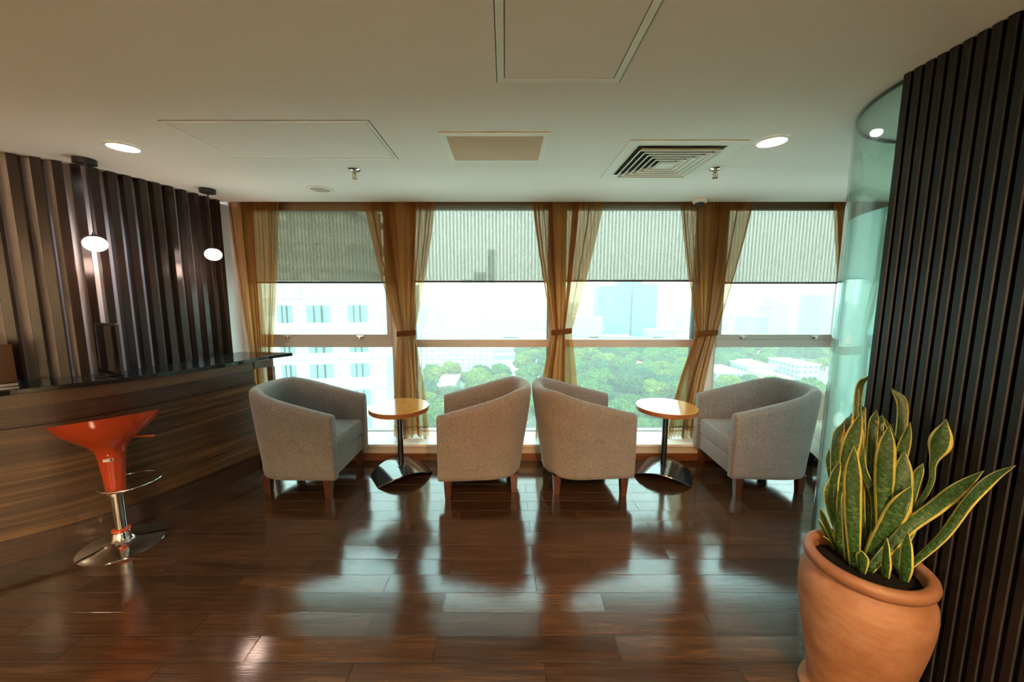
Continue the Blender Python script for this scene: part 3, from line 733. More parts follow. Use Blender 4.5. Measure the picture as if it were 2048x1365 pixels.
def sprinkler(x, y, lab):
    t = thing('sprinkler', lab, 'sprinkler', (x, y, H))
    f = MB(); f.lathe([(.012, -.012), (.030, -.010), (.040, -.001)], 32); f.build('escutcheon', M['chrome'], t, auto=40)
    f = MB(); f.lathe([(.010, -.028), (.010, -.008)], 16)
    for s_ in (-1, 1): f.tube([(s_*.009, 0, -.026), (s_*.015, 0, -.036), (s_*.010, 0, -.052), (0, 0, -.058)], .003, 8)
    f.lathe([(.0035, -.052), (.0035, -.028)], 10); f.build('sprinkler_body', M['brass'], t, auto=40)
    f = MB(); f.lathe([(.018, -.061), (.018, -.058)], 16); f.build('deflector', M['brass'], t)
sprinkler(-1.01, 2.60, 'small metal fire sprinkler in the ceiling near the left access panel')
sprinkler(1.40, 2.58, 'small metal fire sprinkler in the ceiling right of the square diffuser')
t = thing('security_camera', 'small white dome security camera at the ceiling edge above the third curtain', 'security camera', (1.705, 3.36, H))
f = MB(); f.lathe([(.052, -.032), (.058, -.028), (.060, -.001)], 32); f.build('camera_housing', M['white_plastic'], t, auto=40)
f = MB(); f.lathe([(max(.001, .038*math.sin(q)), -.032-.032*math.cos(q)) for q in [PI/2*k/8 for k in range(9)]], 24); f.build('camera_dome', M['dark_glass'], t, smooth=True)

# ------------------------------------------------------------------ tub chairs
LX, LY = .365, .345
def plan(s, shrink=0.0):
    """outer outline of the tub, s in -1..1 from the right arm's front round the back to the left arm's front; returns x,y,nx,ny"""
    xs = .02  # where the arms start to curve
    la = LX-xs; ex = LX+xs-0.0; ey = LY
    arc = 1.0
    L1 = la; L2 = 1.18*ex  # half arc length approx
    d = abs(s)*(L1+L2)
    sg = 1 if s >= 0 else -1
    if d < L2:
        a = d/L2*PI/2; n_ = 2.5
        c_, s_ = math.cos(a), math.sin(a)
        x = xs-ex*abs(c_)**(2/n_); yv = ey*abs(s_)**(2/n_)
        nx = -abs(c_)**(2-2/n_)/ex; ny = abs(s_)**(2-2/n_)/ey
        l = math.hypot(nx, ny); return x, sg*yv, nx/l, sg*ny/l
    return xs+(d-L2), sg*ey, 0, sg*1
def chair_parts(name, label, cat, fab, legmat, group):
    t = thing(name, label, cat, (0, 0, 0), 0, group)
    rings = []; NS = 72
    for i in range(NS+1):
        s = -1+2*i/NS
        x, y, nx, ny = plan(s)
        f_ = (LX-x)/(2*LX)                       # 0 at the front, 1 at the back
        rz = .668+.17*min(1, f_*1.18)**1.05
        zb = .150+.035*max(0, f_-.75)/.25
        flare = .075*max(0, -nx)**1.5+.012
        th = .088
        sec = []
        def P(o, z, tt):                          # o: outward offset, tt: height fraction for the flare
            q = o-flare*(1-tt)
            sec.append((x+nx*q, y+ny*q, z))
        P(-.02, zb, 0); P(-.004, zb+.010, .02); P(0, zb+.04, .06)
        for k in range(1, 8): P(.004*math.sin(k/8*PI), zb+.04+(rz-.05-zb-.04)*k/8, k/8)
        P(0, rz-.045, .96); P(-.006, rz-.018, 1); P(-.020, rz-.004, 1); P(-.040, rz, 1); P(-.060, rz-.004, 1); P(-th+.010, rz-.018, 1); P(-th, rz-.045, 1)
        for k in range(1, 5): P(-th-.0, rz-.05-(rz-.05-.36)*k/4, 1)
        P(-th, .30, 1); P(-th+.005, .22, 1); P(-th+.01, zb, .4)
        rings.append(sec)
    # rounded arm fronts
    def cap(ring, sgn):
        cen = Vector((sum(p[0] for p in ring)/len(ring), sum(p[1] for p in ring)/len(ring), 0)); out = []
        for k, (dx, sh) in enumerate(((.010, .94), (.016, .80), (.018, .5))):
            r = []
            zc = (.15+.66)/2
            for p in ring: r.append((p[0]+dx, cen.y+(p[1]-cen.y)*sh, zc+(p[2]-zc)*(1-(1-sh)*.16)))
            out.append(r)
        return out
    c0 = cap(rings[0], -1); c1 = cap(rings[-1], 1)
    m = MB(); m.rings(c0[::-1]+rings+c1, True, True)
    m.build('tub_shell', fab, t, auto=70)
    # seat cushion and front panel, following the inside of the tub
    def inner(sh, xf, n=40):
        pts = []
        for i in range(n+1):
            s = -1+2*i/n; x, y, nx, ny = plan(s)
            q = .088+sh; px, py = x-nx*q, y-ny*q
            pts.append((min(px, xf), py))
        return pts
    m = MB(); rr = []
    for (z, sh, xf) in ((.305, .004, .352), (.315, -.001, .360), (.40, -.002, .366), (.428, .001, .360), (.444, .012, .345), (.452, .04, .31), (.458, .09, .25), (.460, .2, .12)):
        rr.append([(x, y, z) for x, y in inner(sh, xf)])
    m.rings(rr, True, True); m.build('seat_cushion', fab, t, auto=60)
    m = MB(); rr = []
    for (z, xf) in ((.150, .342), (.158, .352), (.296, .356), (.303, .348)):
        rr.append([(x, y, z) for x, y in inner(.001, xf)])
    m.rings(rr, True, True); m.build('seat_base', fab, t, auto=50)
    for (lx, ly, ix, iy) in ((.31, .290, 0, 0), (.31, -.290, 0, 0), (-.205, .22, 0, 0), (-.205, -.22, 0, 0)):
        m = MB(); a_, b_ = .030, .021
        m.rings([[(lx+ix+sx_*b_, ly+iy*.0+sy_*b_, 0) for sx_, sy_ in ((-1, -1), (1, -1), (1, 1), (-1, 1))],
                 [(lx+sx_*a_, ly+iy+sy_*a_, .158) for sx_, sy_ in ((-1, -1), (1, -1), (1, 1), (-1, 1))]], True, True)
        m.build('leg', legmat, t, bevel=.002)
    return t
GRP = 'grey tub armchairs along the windows'
ch = chair_parts('tub_chair', 'grey tub armchair at the left beside the bar counter, seat facing right', 'armchair', M['fabric'], M['leg'], GRP)
ch.location = (-1.665, 2.995, 0); ch.rotation_euler = (0, 0, math.radians(-1))
for loc, rz, lab in (((-.150, 3.00, 0), math.radians(184), 'grey tub armchair left of centre, seat turned towards the left side table'),
                     ((.590, 3.00, 0), math.radians(5), 'tub armchair right of centre in warmer light, seat turned towards the right side table'),
                     ((2.135, 3.00, 0), math.radians(177), 'grey tub armchair at the right by the glass partition, seat facing left')):
    o = copy_tree(ch); o.location = loc; o.rotation_euler = (0, 0, rz); o['label'] = lab
ch5 = chair_parts('cream_armchair', 'cream ribbed armchair mostly hidden behind the glass partition and the right armchair', 'armchair', M['cream_fabric'], M['black_plastic'], None)
ch5.location = (3.02, 2.90, 0); ch5.rotation_euler = (0, 0, math.radians(160))

# ------------------------------------------------------------------ side tables
def side_table(x, y, ang, lab):
    t = thing('side_table', lab, 'side table', (x, y, 0), 0, 'round side tables')
    f = MB(); f.lathe([(.245, -.040), (.249, -.037), (.249, -.003)], 72, cz=.62); f.build('edge_band', M['table_edge'], t, auto=40)
    f = MB(); f.lathe([(.2485, -.003), (.246, 0)], 72, cz=.62); f.build('tabletop', M['table'], t, auto=40)
    f = MB(); f.lathe([(.024, .075), (.024, .582)], 24); f.lathe([(.10, .572), (.10, .579)], 24); f.build('pole', M['black_metal'], t, auto=40)
    f = MB(); f.lathe([(.034, .080), (.034, .088), (.026, .092)], 24); f.build('pole_collar', M['black_metal'], t, auto=40)
    # arched plate
    n = 28; Lh = .235; rr = []; hz = .078
    ca, sa = math.cos(ang), math.sin(ang); vs_t = []; grid = []
    def W(u): return .195-.07*abs(u/Lh)**3
    for i in range(n+1):
        u = -Lh+2*Lh*i/n; z = hz*(1-(u/Lh)**2)
        w_ = W(u); row = []
        for (v, dz) in ((-w_, 0), (-w_+.004, .007), (w_-.004, .007), (w_, 0)):
            row.append((u*ca-v*sa, u*sa+v*ca, z+dz))
        rr.append(row)
    f = MB(); f.rings(rr, True, True); f.build('arched_base', M['black_metal'], t, auto=35)
    return t
side_table(-.905, 3.075, math.radians(33), 'round side table with black arched base, between the two left armchairs')
side_table(1.380, 3.075, math.radians(-28), 'round side table with black arched base, between the two right armchairs')

# ------------------------------------------------------------------ bar stool
t = thing('bar_stool', 'orange swivel bar stool on a chrome disc base in front of the counter', 'bar stool', (-2.41, 2.165, 0))
f = MB(); f.lathe([(.205, 0), (.205, .004), (.19, .009), (.14, .016), (.09, .024), (.062, .034), (.048, .055), (.042, .085), (.036, .094), (.001, .094)], 64); f.build('disc_base', M['chrome'], t, auto=60)
f = MB(); f.lathe([(.036, .086), (.043, .090), (.046, .098), (.043, .107), (.034, .110)], 40); f.build('rubber_ring', M['orange'], t, auto=60)
f = MB(); f.lathe([(.030, .10), (.030, .44)], 36); f.lathe([(.044, .335), (.044, .352)], 36); f.build('gas_column', M['chrome'], t, auto=40)
f = MB()
# scoop seat: rim ellipse tilted up towards the viewer's side
VD = Vector((2.41, -2.165, 0)).normalized(); TD = Vector((-VD.y, VD.x, 0))
lv = [(.046, .352, 0, 0), (.048, .40, 0, 0), (.054, .48, 0, 0), (.061, .56, 0, 0), (.066, .605, 0, 0), (.080, .640, .12, .0), (.112, .672, .3, .0), (.155, .705, .55, .0), (.200, .745, .8, 0), (.222, .775, .95, 0), (.236, .802, 1, 0), (.239, .808, 1, 0),
      (.233, .807, 1, 0), (.216, .785, .95, 0), (.190, .762, .8, 0), (.14, .742, .6, 0), (.08, .732, .4, 0), (.01, .730, .3, 0)]
rr = []
for (r, z, q, _) in lv:
    ring = []
    for k in range(64):
        a = 2*PI*k/64; u = math.cos(a); v_ = math.sin(a)
        p = TD*(r*(1+.0*q)*u)+VD*(r*(1-.16*q)*v_)
        zz = z+q*(.20*r*v_+.20*r*max(0, v_)**2*.35)+q*.012*math.cos(2*a)
        ring.append((p.x, p.y, zz))
    rr.append(ring)
f.rings(rr, True, True); f.build('scoop_seat', M['orange'], t, auto=80)
f = MB(); rg = .145; off_ = Vector((.0, .0, 0)) + TD*(-.0)
cc = Vector((.035, .06, .385))
f.tube([tuple(cc+Vector((rg*math.cos(a), rg*math.sin(a), 0))) for a in [2*PI*k/48 for k in range(48)]], .006, 10, closed=True)
f.tube([(0.0, 0, .352), tuple(cc+Vector((-rg*.95, -rg*.3, 0)))], .006, 8); f.build('foot_ring', M['chrome'], t, auto=60)
f = MB(); d_ = Vector((.62, .60, 0)).normalized()
f.tube([tuple(d_*.05+Vector((0, 0, .675))), tuple(d_*.13+Vector((0, 0, .668))), tuple(d_*.19+Vector((0, 0, .655))), tuple(d_*.20+Vector((0, 0, .654)))], [.0065, .006, .008, .004], 12); f.build('height_lever', M['orange'], t, auto=60)
# sticker with a printed mark
f = MB(); sv = []; aa0 = math.atan2(VD.y, VD.x)-.62
for zz in (.565, .583):
    for k in range(7):
        a = aa0+.72*k/6; r = .0625 if zz < .57 else .0640; sv.append((r*math.cos(a)*1.004, r*math.sin(a)*1.004, zz))
f.add(sv, [(k, k+1, 8+k, 7+k) for k in range(6)]); st = f.build('sticker', M['label'], t)
f = MB(); sv = []
for zz in (.5685, .580):
    for k in range(3):
        a = aa0+.49+.17*k/2; r = .0632 if zz < .57 else .0640; sv.append((r*math.cos(a)*1.010, r*math.sin(a)*1.010, zz))
f.add(sv, [(k, k+1, 4+k, 3+k) for k in range(2)]); f.build('printed_mark', M['ink'], st)

# ------------------------------------------------------------------ pot and plant
t = thing('terracotta_pot', 'large terracotta urn pot standing by the dark ribbed wall at lower right', 'plant pot', (1.325, 1.25, 0))
f = MB()
prof = [(.118, 0), (.150, .0), (.156, .012), (.152, .03), (.138, .045), (.132, .06), (.137, .10), (.150, .18), (.166, .27), (.180, .36), (.187, .43), (.188, .47), (.184, .505), (.174, .530), (.164, .545),
        (.163, .552), (.171, .556), (.180, .566), (.183, .580), (.180, .592), (.171, .600), (.160, .602), (.150, .597), (.146, .585), (.148, .56), (.152, .50)]
f.lathe(prof, 96, caps=True); f.build('urn_body', M['terracotta'], t, auto=70)
f = MB(); rg = []
rnd = random.Random(4)
for r in (.001, .04, .08, .12, .149):
    rg.append([(r*math.cos(a), r*math.sin(a), .548+rnd.uniform(-.006, .006)) for a in [2*PI*k/40 for k in range(40)]])
f.rings(rg, True, False); f.build('soil', M['soil'], t, smooth=True)

LEAVES = [
([(1.321, 1.355, 0.55), (1.275, 1.363, 0.96), (1.303, 1.375, 1.072)], 0.033) ,
([(1.327, 1.355, 0.55), (1.294, 1.333, 0.92), (1.297, 1.305, 1.133)], 0.046) ,
([(1.399, 1.351, 0.55), (1.324, 1.373, 1.01), (1.355, 1.401, 1.099)], 0.03) ,
([(1.297, 1.262, 0.55), (1.223, 1.227, 0.845), (1.163, 1.182, 1.056)], 0.043) ,
([(1.35, 1.373, 0.55), (1.271, 1.373, 0.748), (1.272, 1.373, 0.849)], 0.017) ,
([(1.346, 1.373, 0.55), (1.279, 1.36, 0.797), (1.275, 1.343, 0.929)], 0.028) ,
([(1.371, 1.366, 0.55), (1.282, 1.388, 0.866), (1.295, 1.416, 0.944)], 0.016) ,
([(1.401, 1.35, 0.55), (1.361, 1.389, 1.139), (1.44, 1.44, 1.238)], 0.02) ,
([(1.407, 1.344, 0.55), (1.371, 1.375, 1.064), (1.406, 1.414, 1.122)], 0.022) ,
([(1.408, 1.343, 0.55), (1.354, 1.356, 0.95), (1.371, 1.373, 1.057)], 0.027) ,
([(1.416, 1.336, 0.55), (1.398, 1.353, 1.005), (1.424, 1.376, 1.12)], 0.025) ,
([(1.42, 1.331, 0.55), (1.424, 1.357, 1.017), (1.462, 1.391, 1.092)], 0.022) ,
([(1.409, 1.343, 0.55), (1.424, 1.356, 0.929), (1.485, 1.363, 1.071)], 0.023) ,
([(1.434, 1.289, 0.55), (1.382, 1.28, 0.906), (1.365, 1.269, 1.095)], 0.048) ,
([(1.403, 1.326, 0.55), (1.436, 1.314, 0.748), (1.442, 1.3, 0.883), (1.444, 1.283, 1.02), (1.435, 1.266, 1.108)], 0.032) ,
([(1.434, 1.312, 0.55), (1.481, 1.333, 1.091), (1.455, 1.362, 1.209)], 0.026) ,
([(1.449, 1.265, 0.55), (1.481, 1.265, 0.869), (1.487, 1.255, 0.96)], 0.022) ,
([(1.434, 1.311, 0.55), (1.491, 1.235, 0.86), (1.491, 1.228, 0.97), (1.495, 1.22, 1.046), (1.494, 1.211, 1.139)], 0.05) ,
([(1.385, 1.298, 0.55), (1.406, 1.259, 0.736), (1.405, 1.208, 0.9)], 0.052) ,
([(1.334, 1.245, 0.55), (1.428, 1.222, 0.734), (1.477, 1.193, 0.828), (1.492, 1.15, 0.919), (1.491, 1.095, 1.01)], 0.037) ,
([(1.449, 1.237, 0.55), (1.484, 1.168, 0.734), (1.483, 1.113, 0.894), (1.494, 1.076, 0.993), (1.488, 1.027, 1.06)], 0.024) ,
([(1.439, 1.245, 0.55), (1.425, 1.254, 0.837), (1.427, 1.265, 1.003)], 0.049) ,
([(1.301, 1.237, 0.55), (1.283, 1.224, 0.61), (1.258, 1.207, 0.658)], 0.03) ,
([(1.362, 1.212, 0.55), (1.343, 1.199, 0.616), (1.314, 1.182, 0.724)], 0.025) ,
([(1.411, 1.196, 0.55), (1.394, 1.183, 0.628), (1.364, 1.166, 0.759)], 0.031) ,
([(1.322, 1.375, 0.55), (1.271, 1.366, 0.653), (1.23, 1.355, 0.73)], 0.02) ,
([(1.312, 1.374, 0.55), (1.263, 1.361, 0.627), (1.215, 1.344, 0.691)], 0.012) ,
([(1.306, 1.36, 0.55), (1.27, 1.347, 0.594), (1.231, 1.33, 0.628)], 0.011) ,
([(1.435, 1.309, 0.55), (1.446, 1.309, 0.957), (1.419, 1.309, 1.048), (1.378, 1.309, 1.118)], 0.016) ,
([(1.424, 1.326, 0.55), (1.401, 1.321, 0.778), (1.335, 1.314, 0.916), (1.322, 1.306, 1.004)], 0.019) ,
([(1.448, 1.271, 0.55), (1.484, 1.254, 0.739), (1.487, 1.271, 0.82)], 0.024) ,
([(1.302, 1.298, 0.55), (1.27, 1.298, 0.765), (1.263, 1.298, 0.858)], 0.021) ,
]
pt = thing('snake_plant', 'tall variegated snake plant with yellow edged leaves growing in the terracotta pot', 'plant', (1.325, 1.25, .55))
def leaf(pts, w_, seed):
    rnd = random.Random(seed)
    P_ = [Vector(p)-Vector((1.325, 1.25, .55)) for p in pts]
    Q = [P_[0]*2-P_[1]]+P_+[P_[-1]*2-P_[-2]]; path = []
    for i in range(1, len(Q)-2):
        for k in range(10):
            u = k/10; a, b_, c, d = Q[i-1], Q[i], Q[i+1], Q[i+2]
            path.append(.5*((2*b_)+(-a+c)*u+(2*a-5*b_+4*c-d)*u*u+(-a+3*b_-3*c+d)*u**3))
    path.append(P_[-1]); n = len(path)-1
    tw0 = rnd.uniform(-.35, .35); tw1 = tw0+rnd.uniform(-.5, .5)
    m = MB(); NU = 6; vs = []; uvs = []
    ln = sum((path[i+1]-path[i]).length for i in range(n))
    for i, p in enumerate(path):
        v = i/n; d = (path[min(i+1, n)]-path[max(i-1, 0)]).normalized()
        view = Vector((.66, .6, -.3)).normalized()
        side = d.cross(view).normalized(); nor = side.cross(d).normalized()
        a = tw0+(tw1-tw0)*v; sd = side*math.cos(a)+nor*math.sin(a); nr_ = nor*math.cos(a)-side*math.sin(a)
        ww = w_*(.55+.45*math.sin(min(1, v/.55)*PI/2))*(1 if v < .62 else max(0.02, 1-((v-.62)/.38)**1.9))
        if len(pts) == 5 and w_ > .052: ww = w_*(.22+.78*math.exp(-((v-.76)/.17)**2))*(1 if v < .85 else max(.02, 1-((v-.85)/.15)**2))
        for k in range(NU+1):
            u = k/NU-.5; vs.append(tuple(p+sd*(u*ww)-nr_*(.28*ww*(1-4*u*u)*(1.2-v)) + nr_*(.05*ww*math.sin(v*14+seed)*u*2)))
            uvs.append((k/NU, v*ln/.45))
    fs = [(i*(NU+1)+k, i*(NU+1)+k+1, (i+1)*(NU+1)+k+1, (i+1)*(NU+1)+k) for i in range(n) for k in range(NU)]
    m.add(vs, fs); o = m.build('leaf', M['leaf'], pt, smooth=True)
    ul = o.data.uv_layers.new(name='UVMap')
    for lp in o.data.loops: ul.data[lp.index].uv = uvs[lp.vertex_index]
    s_ = o.modifiers.new('thick', 'SOLIDIFY'); s_.thickness = .0028; s_.offset = 0
for i, (pts, w_) in enumerate(LEAVES): leaf(pts, w_*1.15, i)

# ================================================================== CITY OUTSIDE
GZ0 = -53.0
b = MB(); b.box(-1500, 1800, 60, 3500, GZ0-3, GZ0)
tag(b.build('city_ground', M['ground']), 'green and beige city ground far below the windows', 'ground', kind='structure')

def box_building(name, label, x0, x1, y0, y1, z1, mt, z0=GZ0, roof=None, group=None):
    t = thing(name, label, 'building', ((x0+x1)/2, (y0+y1)/2, z0), 0, group)
    a, c = (x1-x0)/2, (y1-y0)/2
    f = MB(); f.box(-a, a, -c, c, 0, z1-z0); f.build('facade', mt, t)
    if roof:
        f = MB()
        if roof == 'red':
            h = min(a, c)*.35
            f.rings([[(-a-1, -c-1, z1-z0), (a+1, -c-1, z1-z0), (a+1, c+1, z1-z0), (-a-1, c+1, z1-z0)], [(-a*.6, -.5, z1-z0+h), (a*.6, -.5, z1-z0+h), (a*.6, .5, z1-z0+h), (-a*.6, .5, z1-z0+h)]], True, True)
            f.build('roof', M['roof_red'], t)
        else:
            f.box(-a-.4, a+.4, -c-.4, c+.4, z1-z0, z1-z0+.8); f.build('roof', M[roof], t)
    return t
def pxx(px, y): return (px-1010)/740*y
def pzz(py, y): return 1.55 - y*math.tan(math.atan2(py-682.5, 740)+math.atan2(89.5, 740))
# near white tower seen in the leftmost window
t = thing('white_tower', 'white clad office tower close outside the leftmost window, teal windows and stepped brown top', 'building', (-22, 43, GZ0))
ca = math.radians(4)
ya, yb = 40.5, 43.0
f = MB(); xr = -14.1; f.prism([(-34+22, -2.8), (xr+22, 0), (xr+22+1, 14), (-34+22, 14)], 0, 56.3); f.build('facade', M['panel_white'], t)
f = MB(); f.prism([(-34+22, -2.3), (-18.2+22, .1), (-18.2+22, 13), (-34+22, 13)], 56.3, 66.5); f.build('tower_top', M['f_brown'], t)
for z, ov in ((60.3, 2.3), (57.6, .9), (64.3, .8)):
    f = MB(); f.prism([(-34+22, -2.4-ov), (-18.2+22+ov, -.1-ov*.6), (-18.2+22+ov, 13), (-34+22, 13)], z, z+.45+ov*.12); f.build('canopy_ledge', M['f_brown'], t)
def fy(x): return -2.8+(x+34)/(xr+34)*2.8
for zc, h in ((-1.45+.0, 1.95), (-8.05, 1.6), (-4.95+.0, 1.9), (-11.4, 1.9), (-14.8, 1.9), (-18.2, 1.9)):
    for (xa, xb) in ((-29.4, -26.9), (-25.4, -23.9), (-22.4, -19.9), (-18.0, -15.95)):
        z0_ = zc-h/2-GZ0+1.0-.0
        f = MB(); y0_ = fy(xa)-.06; y1_ = fy(xb)-.06
        f.add([(xa+22, y0_, z0_), (xb+22, y1_, z0_), (xb+22, y1_, z0_+h), (xa+22, y0_, z0_+h), (xa+22, y0_+.3, z0_), (xb+22, y1_+.3, z0_), (xb+22, y1_+.3, z0_+h), (xa+22, y0_+.3, z0_+h)],
              [(0, 1, 2, 3), (0, 4, 5, 1), (3, 2, 6, 7), (0, 3, 7, 4), (1, 5, 6, 2)])
        w_o = f.build('window', M['win_teal'], t)
        f = MB(); q = (xa+xb)/2+22
        for xx in ((xa+22)*.67+(xb+22)*.33, (xa+22)*.33+(xb+22)*.67): f.box(xx-.02, xx+.02, min(y0_, y1_)-.05, max(y0_, y1_)+.02, z0_, z0_+h)
        f.build('window_bars', M['alu_dark'], w_o)

# mid-distance buildings: px range, depth, top py, depth extent
box_building('apartment_block', 'long white balcony apartment block with red roof, seen low in the second window', pxx(842, 255), pxx(985, 255), 255, 275, pzz(663, 255), M['f_slab'], roof='red')
box_building('apartment_block', 'white apartment wing left of the red-roofed balcony block', pxx(770, 268), pxx(838, 268), 268, 290, pzz(672, 268), M['f_slab'], roof='roof_white')
BLD = [
 (940, 1003, 430, 628, 'f_white', 'white office block behind the red-roofed balcony block', 'roof_white'),
 (1008, 1040, 470, 690, 'f_white', 'low white block right of the red-roofed balcony block', 'roof_white'),
 (866, 926, 560, 606, 'f_peach', 'peach coloured block rising behind the red-roofed balcony block', None),
 (838, 876, 520, 612, 'f_pale', 'pale tower at the left edge of the second window', None),
 (922, 944, 800, 560, 'f_pale', 'faint tall tower in the haze, left one of the second window', None),
 (948, 972, 900, 545, 'f_pale', 'faint tall tower in the haze, middle one of the second window', None),
 (976, 990, 950, 500, 'f_pale', 'faint tallest tower showing through the second blind', None),
 (998, 1042, 640, 604, 'f_white', 'pale white block in the haze right of the faint towers', None),
 (1048, 1082, 600, 600, 'f_pale', 'bluish pale tower near the right side of the second window', None),
 (1150, 1206, 430, 636, 'f_white', 'white apartment block left of the blue glass towers', 'roof_white'),
 (1195, 1260, 500, 572, 'f_blue', 'blue glass tower, left one of the pair in the third window', None),
 (1236, 1282, 540, 560, 'f_blue', 'blue glass tower core between the pair in the third window', None),
 (1264, 1313, 505, 568, 'f_blue', 'blue glass tower, right one of the pair in the third window', None),
 (1332, 1372, 900, 606, 'f_pale', 'faint block in the haze right of the blue glass towers', None),
 (1436, 1470, 700, 640, 'f_pale', 'low pale block at the left of the fourth window', None),
 (1494, 1536, 480, 634, 'f_pale', 'lower pale block in front of the stepped tower in the fourth window', 'roof_white'),
 (1538, 1578, 470, 612, 'f_pale', 'stepped pale tower in the middle of the fourth window', 'roof_white'),
 (1548, 1568, 498, 597, 'f_pale', 'raised crown of the stepped pale tower', None),
 (1584, 1622, 600, 628, 'f_white', 'pale block right of the stepped tower', None),
 (1640, 1674, 330, 590, 'f_pale', 'blue grey tower at the right edge of the fourth window', None),
 (1475, 1490, 1000, 600, 'f_pale', 'faint slim tower in the haze of the fourth window', None),
]
for (a, c, y, tz, mt, lab, rf) in BLD:
    box_building('tower' if tz < 625 else 'city_block', lab, pxx(a, y), pxx(c, y), y, y+25, pzz(tz, y), M[mt], roof=rf)
# hazy skyline far away
rnd = random.Random(12)
for i in range(26):
    px = 830+i*33+rnd.uniform(-10, 10); y = rnd.uniform(1100, 1700); wd = rnd.uniform(14, 30)
    box_building('skyline_block', 'faint distant block in the hazy skyline along the horizon', pxx(px, y), pxx(px+wd, y), y, y+40, pzz(rnd.uniform(598, 640), y), M['f_pale'], group='distant skyline blocks')
# low buildings between the trees
LOW = [(866, 905, 178, 10, 'roof_grey', 'f_white', 'small grey-roofed house low in the second window'),
       (1455, 1520, 330, 9, 'red', 'f_white', 'red-roofed hall in the trees at the left of the fourth window'),
       (1578, 1640, 330, 9, 'red', 'f_white', 'red-roofed hall in the trees at the right of the fourth window'),
       (1275, 1300, 245, 8, 'red', 'f_peach', 'small red roof among the trees of the third window'),
       (1208, 1232, 400, 8, 'red', 'f_peach', 'distant red roof at the top of the park'),
       (1372, 1384, 185, 9, 'red', 'f_peach', 'red roof at the right edge of the third window'),
       (1440, 1500, 215, 9, 'roof_white', 'f_white', 'white flat-roofed shed at the left of the fourth window'),
       (1505, 1560, 230, 10, 'roof_white', 'f_white', 'white industrial roof in the middle of the fourth window'),
       (1565, 1600, 205, 8, 'roof_white', 'f_peach', 'low white roof beside the industrial roof'),
       (1606, 1650, 225, 12, 'roof_white', 'f_white', 'large pale roof at the right of the fourth window'),
       (1030, 1085, 215, 3, 'roof_white', 'f_white', 'pale low pavilion right of the balcony block'),
       (1180, 1200, 430, 8, 'red', 'f_white', 'small far red roof below the blue glass towers')]
for (a, c, y, h, rf, mt, lab) in LOW:
    box_building('low_house', lab, pxx(a, y), pxx(c, y), y, y+(18 if rf == 'red' else 26), GZ0+h, M[mt], roof=rf)
rnd = random.Random(21); spots = []
for i in range(90):
    y = rnd.uniform(370, 900); px = rnd.uniform(1000, 1680); wd = rnd.uniform(14, 34); x = pxx(px, y)
    if any(abs(x-a) < 34 and abs(y-c) < 34 for a, c in spots): continue
    if any(pxx(a, yy)-wd < x < pxx(c, yy)+wd and abs(y-yy) < 45 for (a, c, yy, *_q) in BLD): continue
    spots.append((x, y)); k = rnd.random()
    box_building('city_house', 'small pale block among the low city blocks beyond the park', x-wd/2, x+wd/2, y, y+18, GZ0+rnd.uniform(7, 15), M['f_white' if k < .5 else 'f_pale' if k < .75 else 'f_peach'], roof='red' if rnd.random() < .35 else 'roof_white', group='low city blocks beyond the park')
b = MB(); b.add([(pxx(1000, 240), 240, GZ0+.15), (pxx(1060, 240), 240, GZ0+.15), (pxx(1090, 360), 360, GZ0+.15), (pxx(1050, 360), 360, GZ0+.15)], [(0, 1, 2, 3)])
tag(b.build('road', M['road']), 'pale reddish road right of the balcony block', 'road', kind='structure')

# trees
protos = []
for k, mt in enumerate(('leaf_a', 'leaf_b', 'leaf_c', 'leaf_a')):
    bm = bmesh.new(); bmesh.ops.create_icosphere(bm, subdivisions=4, radius=1)
    for v in bm.verts:
        p = v.co.copy(); n1 = noise.noise(p*1.7+Vector((k*9, 0, 0))); n2 = noise.noise(p*4.5+Vector((0, k*7, 3))); n3 = noise.noise(p*11+Vector((k, 2, 5)))
        v.co = p*(1+.28*n1+.24*n2+.20*n3); v.co.z = v.co.z*.72
        if v.co.z < -.45: v.co.z = -.45+(v.co.z+.45)*.2
    vs = [(v.co.x*6.5, v.co.y*6.5, v.co.z*6.5+8.5) for v in bm.verts]; fs = [tuple(v.index for v in f.verts) for f in bm.faces]; bm.free()
    m = MB(); m.add(vs, fs, 0); m.lathe([(.5, 0), (.35, 6)], 8, mi=1)
    me_o = m.build('tree', [M[mt], M['trunk']], smooth=True); protos.append(me_o)
rnd = random.Random(3); pos = []
def far_enough(x, y, d):
    return all((x-a)**2+(y-b_)**2 > d*d for a, b_ in pos)
lows = [(pxx((a+c)/2, y), y+8, abs(pxx(c, y)-pxx(a, y))/2+5) for (a, c, y, *_r) in LOW]
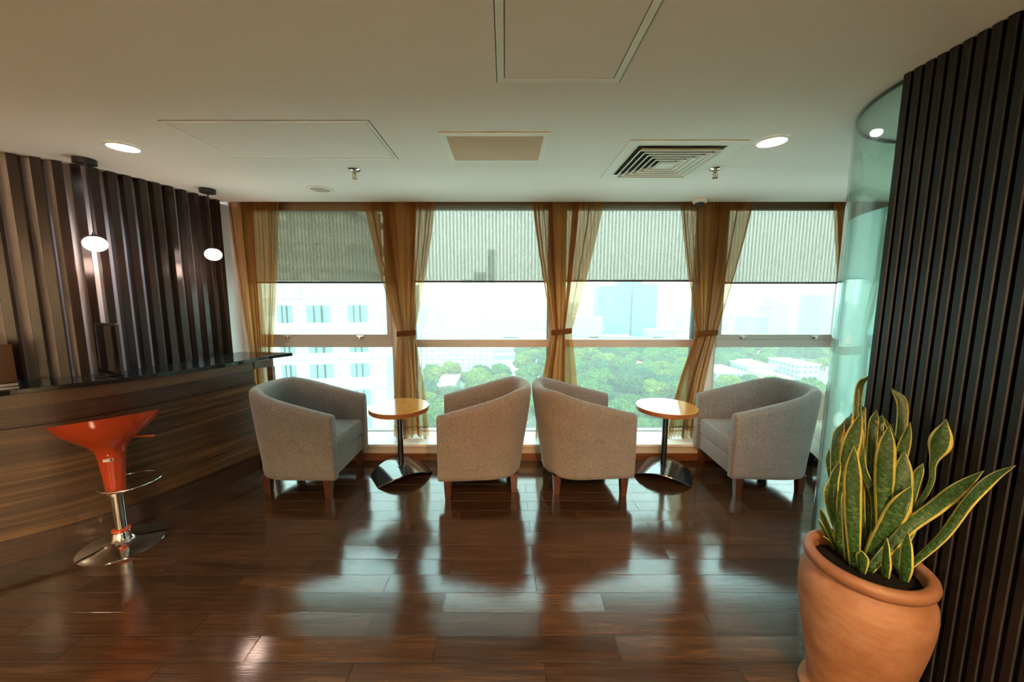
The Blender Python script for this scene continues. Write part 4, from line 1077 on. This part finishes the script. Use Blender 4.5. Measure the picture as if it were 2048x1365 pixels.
def zone(p0, p1, y0, y1, n, d, lab, grp, hide=0):
    c = 0; tries = 0
    while c < n and tries < 9000:
        tries += 1
        y = rnd.uniform(y0, y1); x = pxx(rnd.uniform(p0, p1), y)
        dd_ = d*(1 if y < 260 else 1.15)
        if not far_enough(x, y, dd_): continue
        if any(abs(x-a) < r and -12 < y-b_ < 16 for a, b_, r in lows): continue
        pos.append((x, y)); k = rnd.randrange(4)
        if protos[k].get('label') is None: o = protos[k]
        else: o = protos[k].copy(); C.objects.link(o)
        o.location = (x, y, GZ0); s_ = rnd.uniform(.65, 1.2)*(1 if y < 260 else 1.08); o.scale = (s_, s_, s_*rnd.uniform(.8, 1.15)); o.rotation_euler = (0, 0, rnd.uniform(0, 6.28))
        tag(o, lab, 'tree', grp); c += 1
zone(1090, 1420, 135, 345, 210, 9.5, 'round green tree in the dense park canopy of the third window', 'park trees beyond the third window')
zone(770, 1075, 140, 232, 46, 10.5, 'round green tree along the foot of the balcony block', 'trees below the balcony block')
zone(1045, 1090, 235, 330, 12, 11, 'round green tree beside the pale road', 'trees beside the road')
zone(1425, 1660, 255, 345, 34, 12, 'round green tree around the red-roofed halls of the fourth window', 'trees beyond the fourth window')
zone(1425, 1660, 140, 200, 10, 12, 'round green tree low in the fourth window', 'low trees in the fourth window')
for p in protos:
    if p.get('label') is None: D.objects.remove(p)

# ------------------------------------------------------------------ summer haze over the city
m = D.materials.new('city_haze'); m.use_nodes = True; t_ = m.node_tree; t_.nodes.clear()
vs_ = N(t_, 'ShaderNodeVolumeScatter'); o_ = N(t_, 'ShaderNodeOutputMaterial'); vs_.inputs['Color'].default_value = (.97, .99, 1, 1); vs_.inputs['Density'].default_value = .00042; vs_.inputs['Anisotropy'].default_value = .0
L(t_, vs_.outputs[0], o_.inputs['Volume'])
b = MB(); b.box(-2400, 2600, 60, 3400, GZ0-2, 260)
hz_ = b.build('haze', m); tag(hz_, 'pale summer haze over the city outside', 'haze', kind='stuff')
S.cycles.volume_bounces = 1
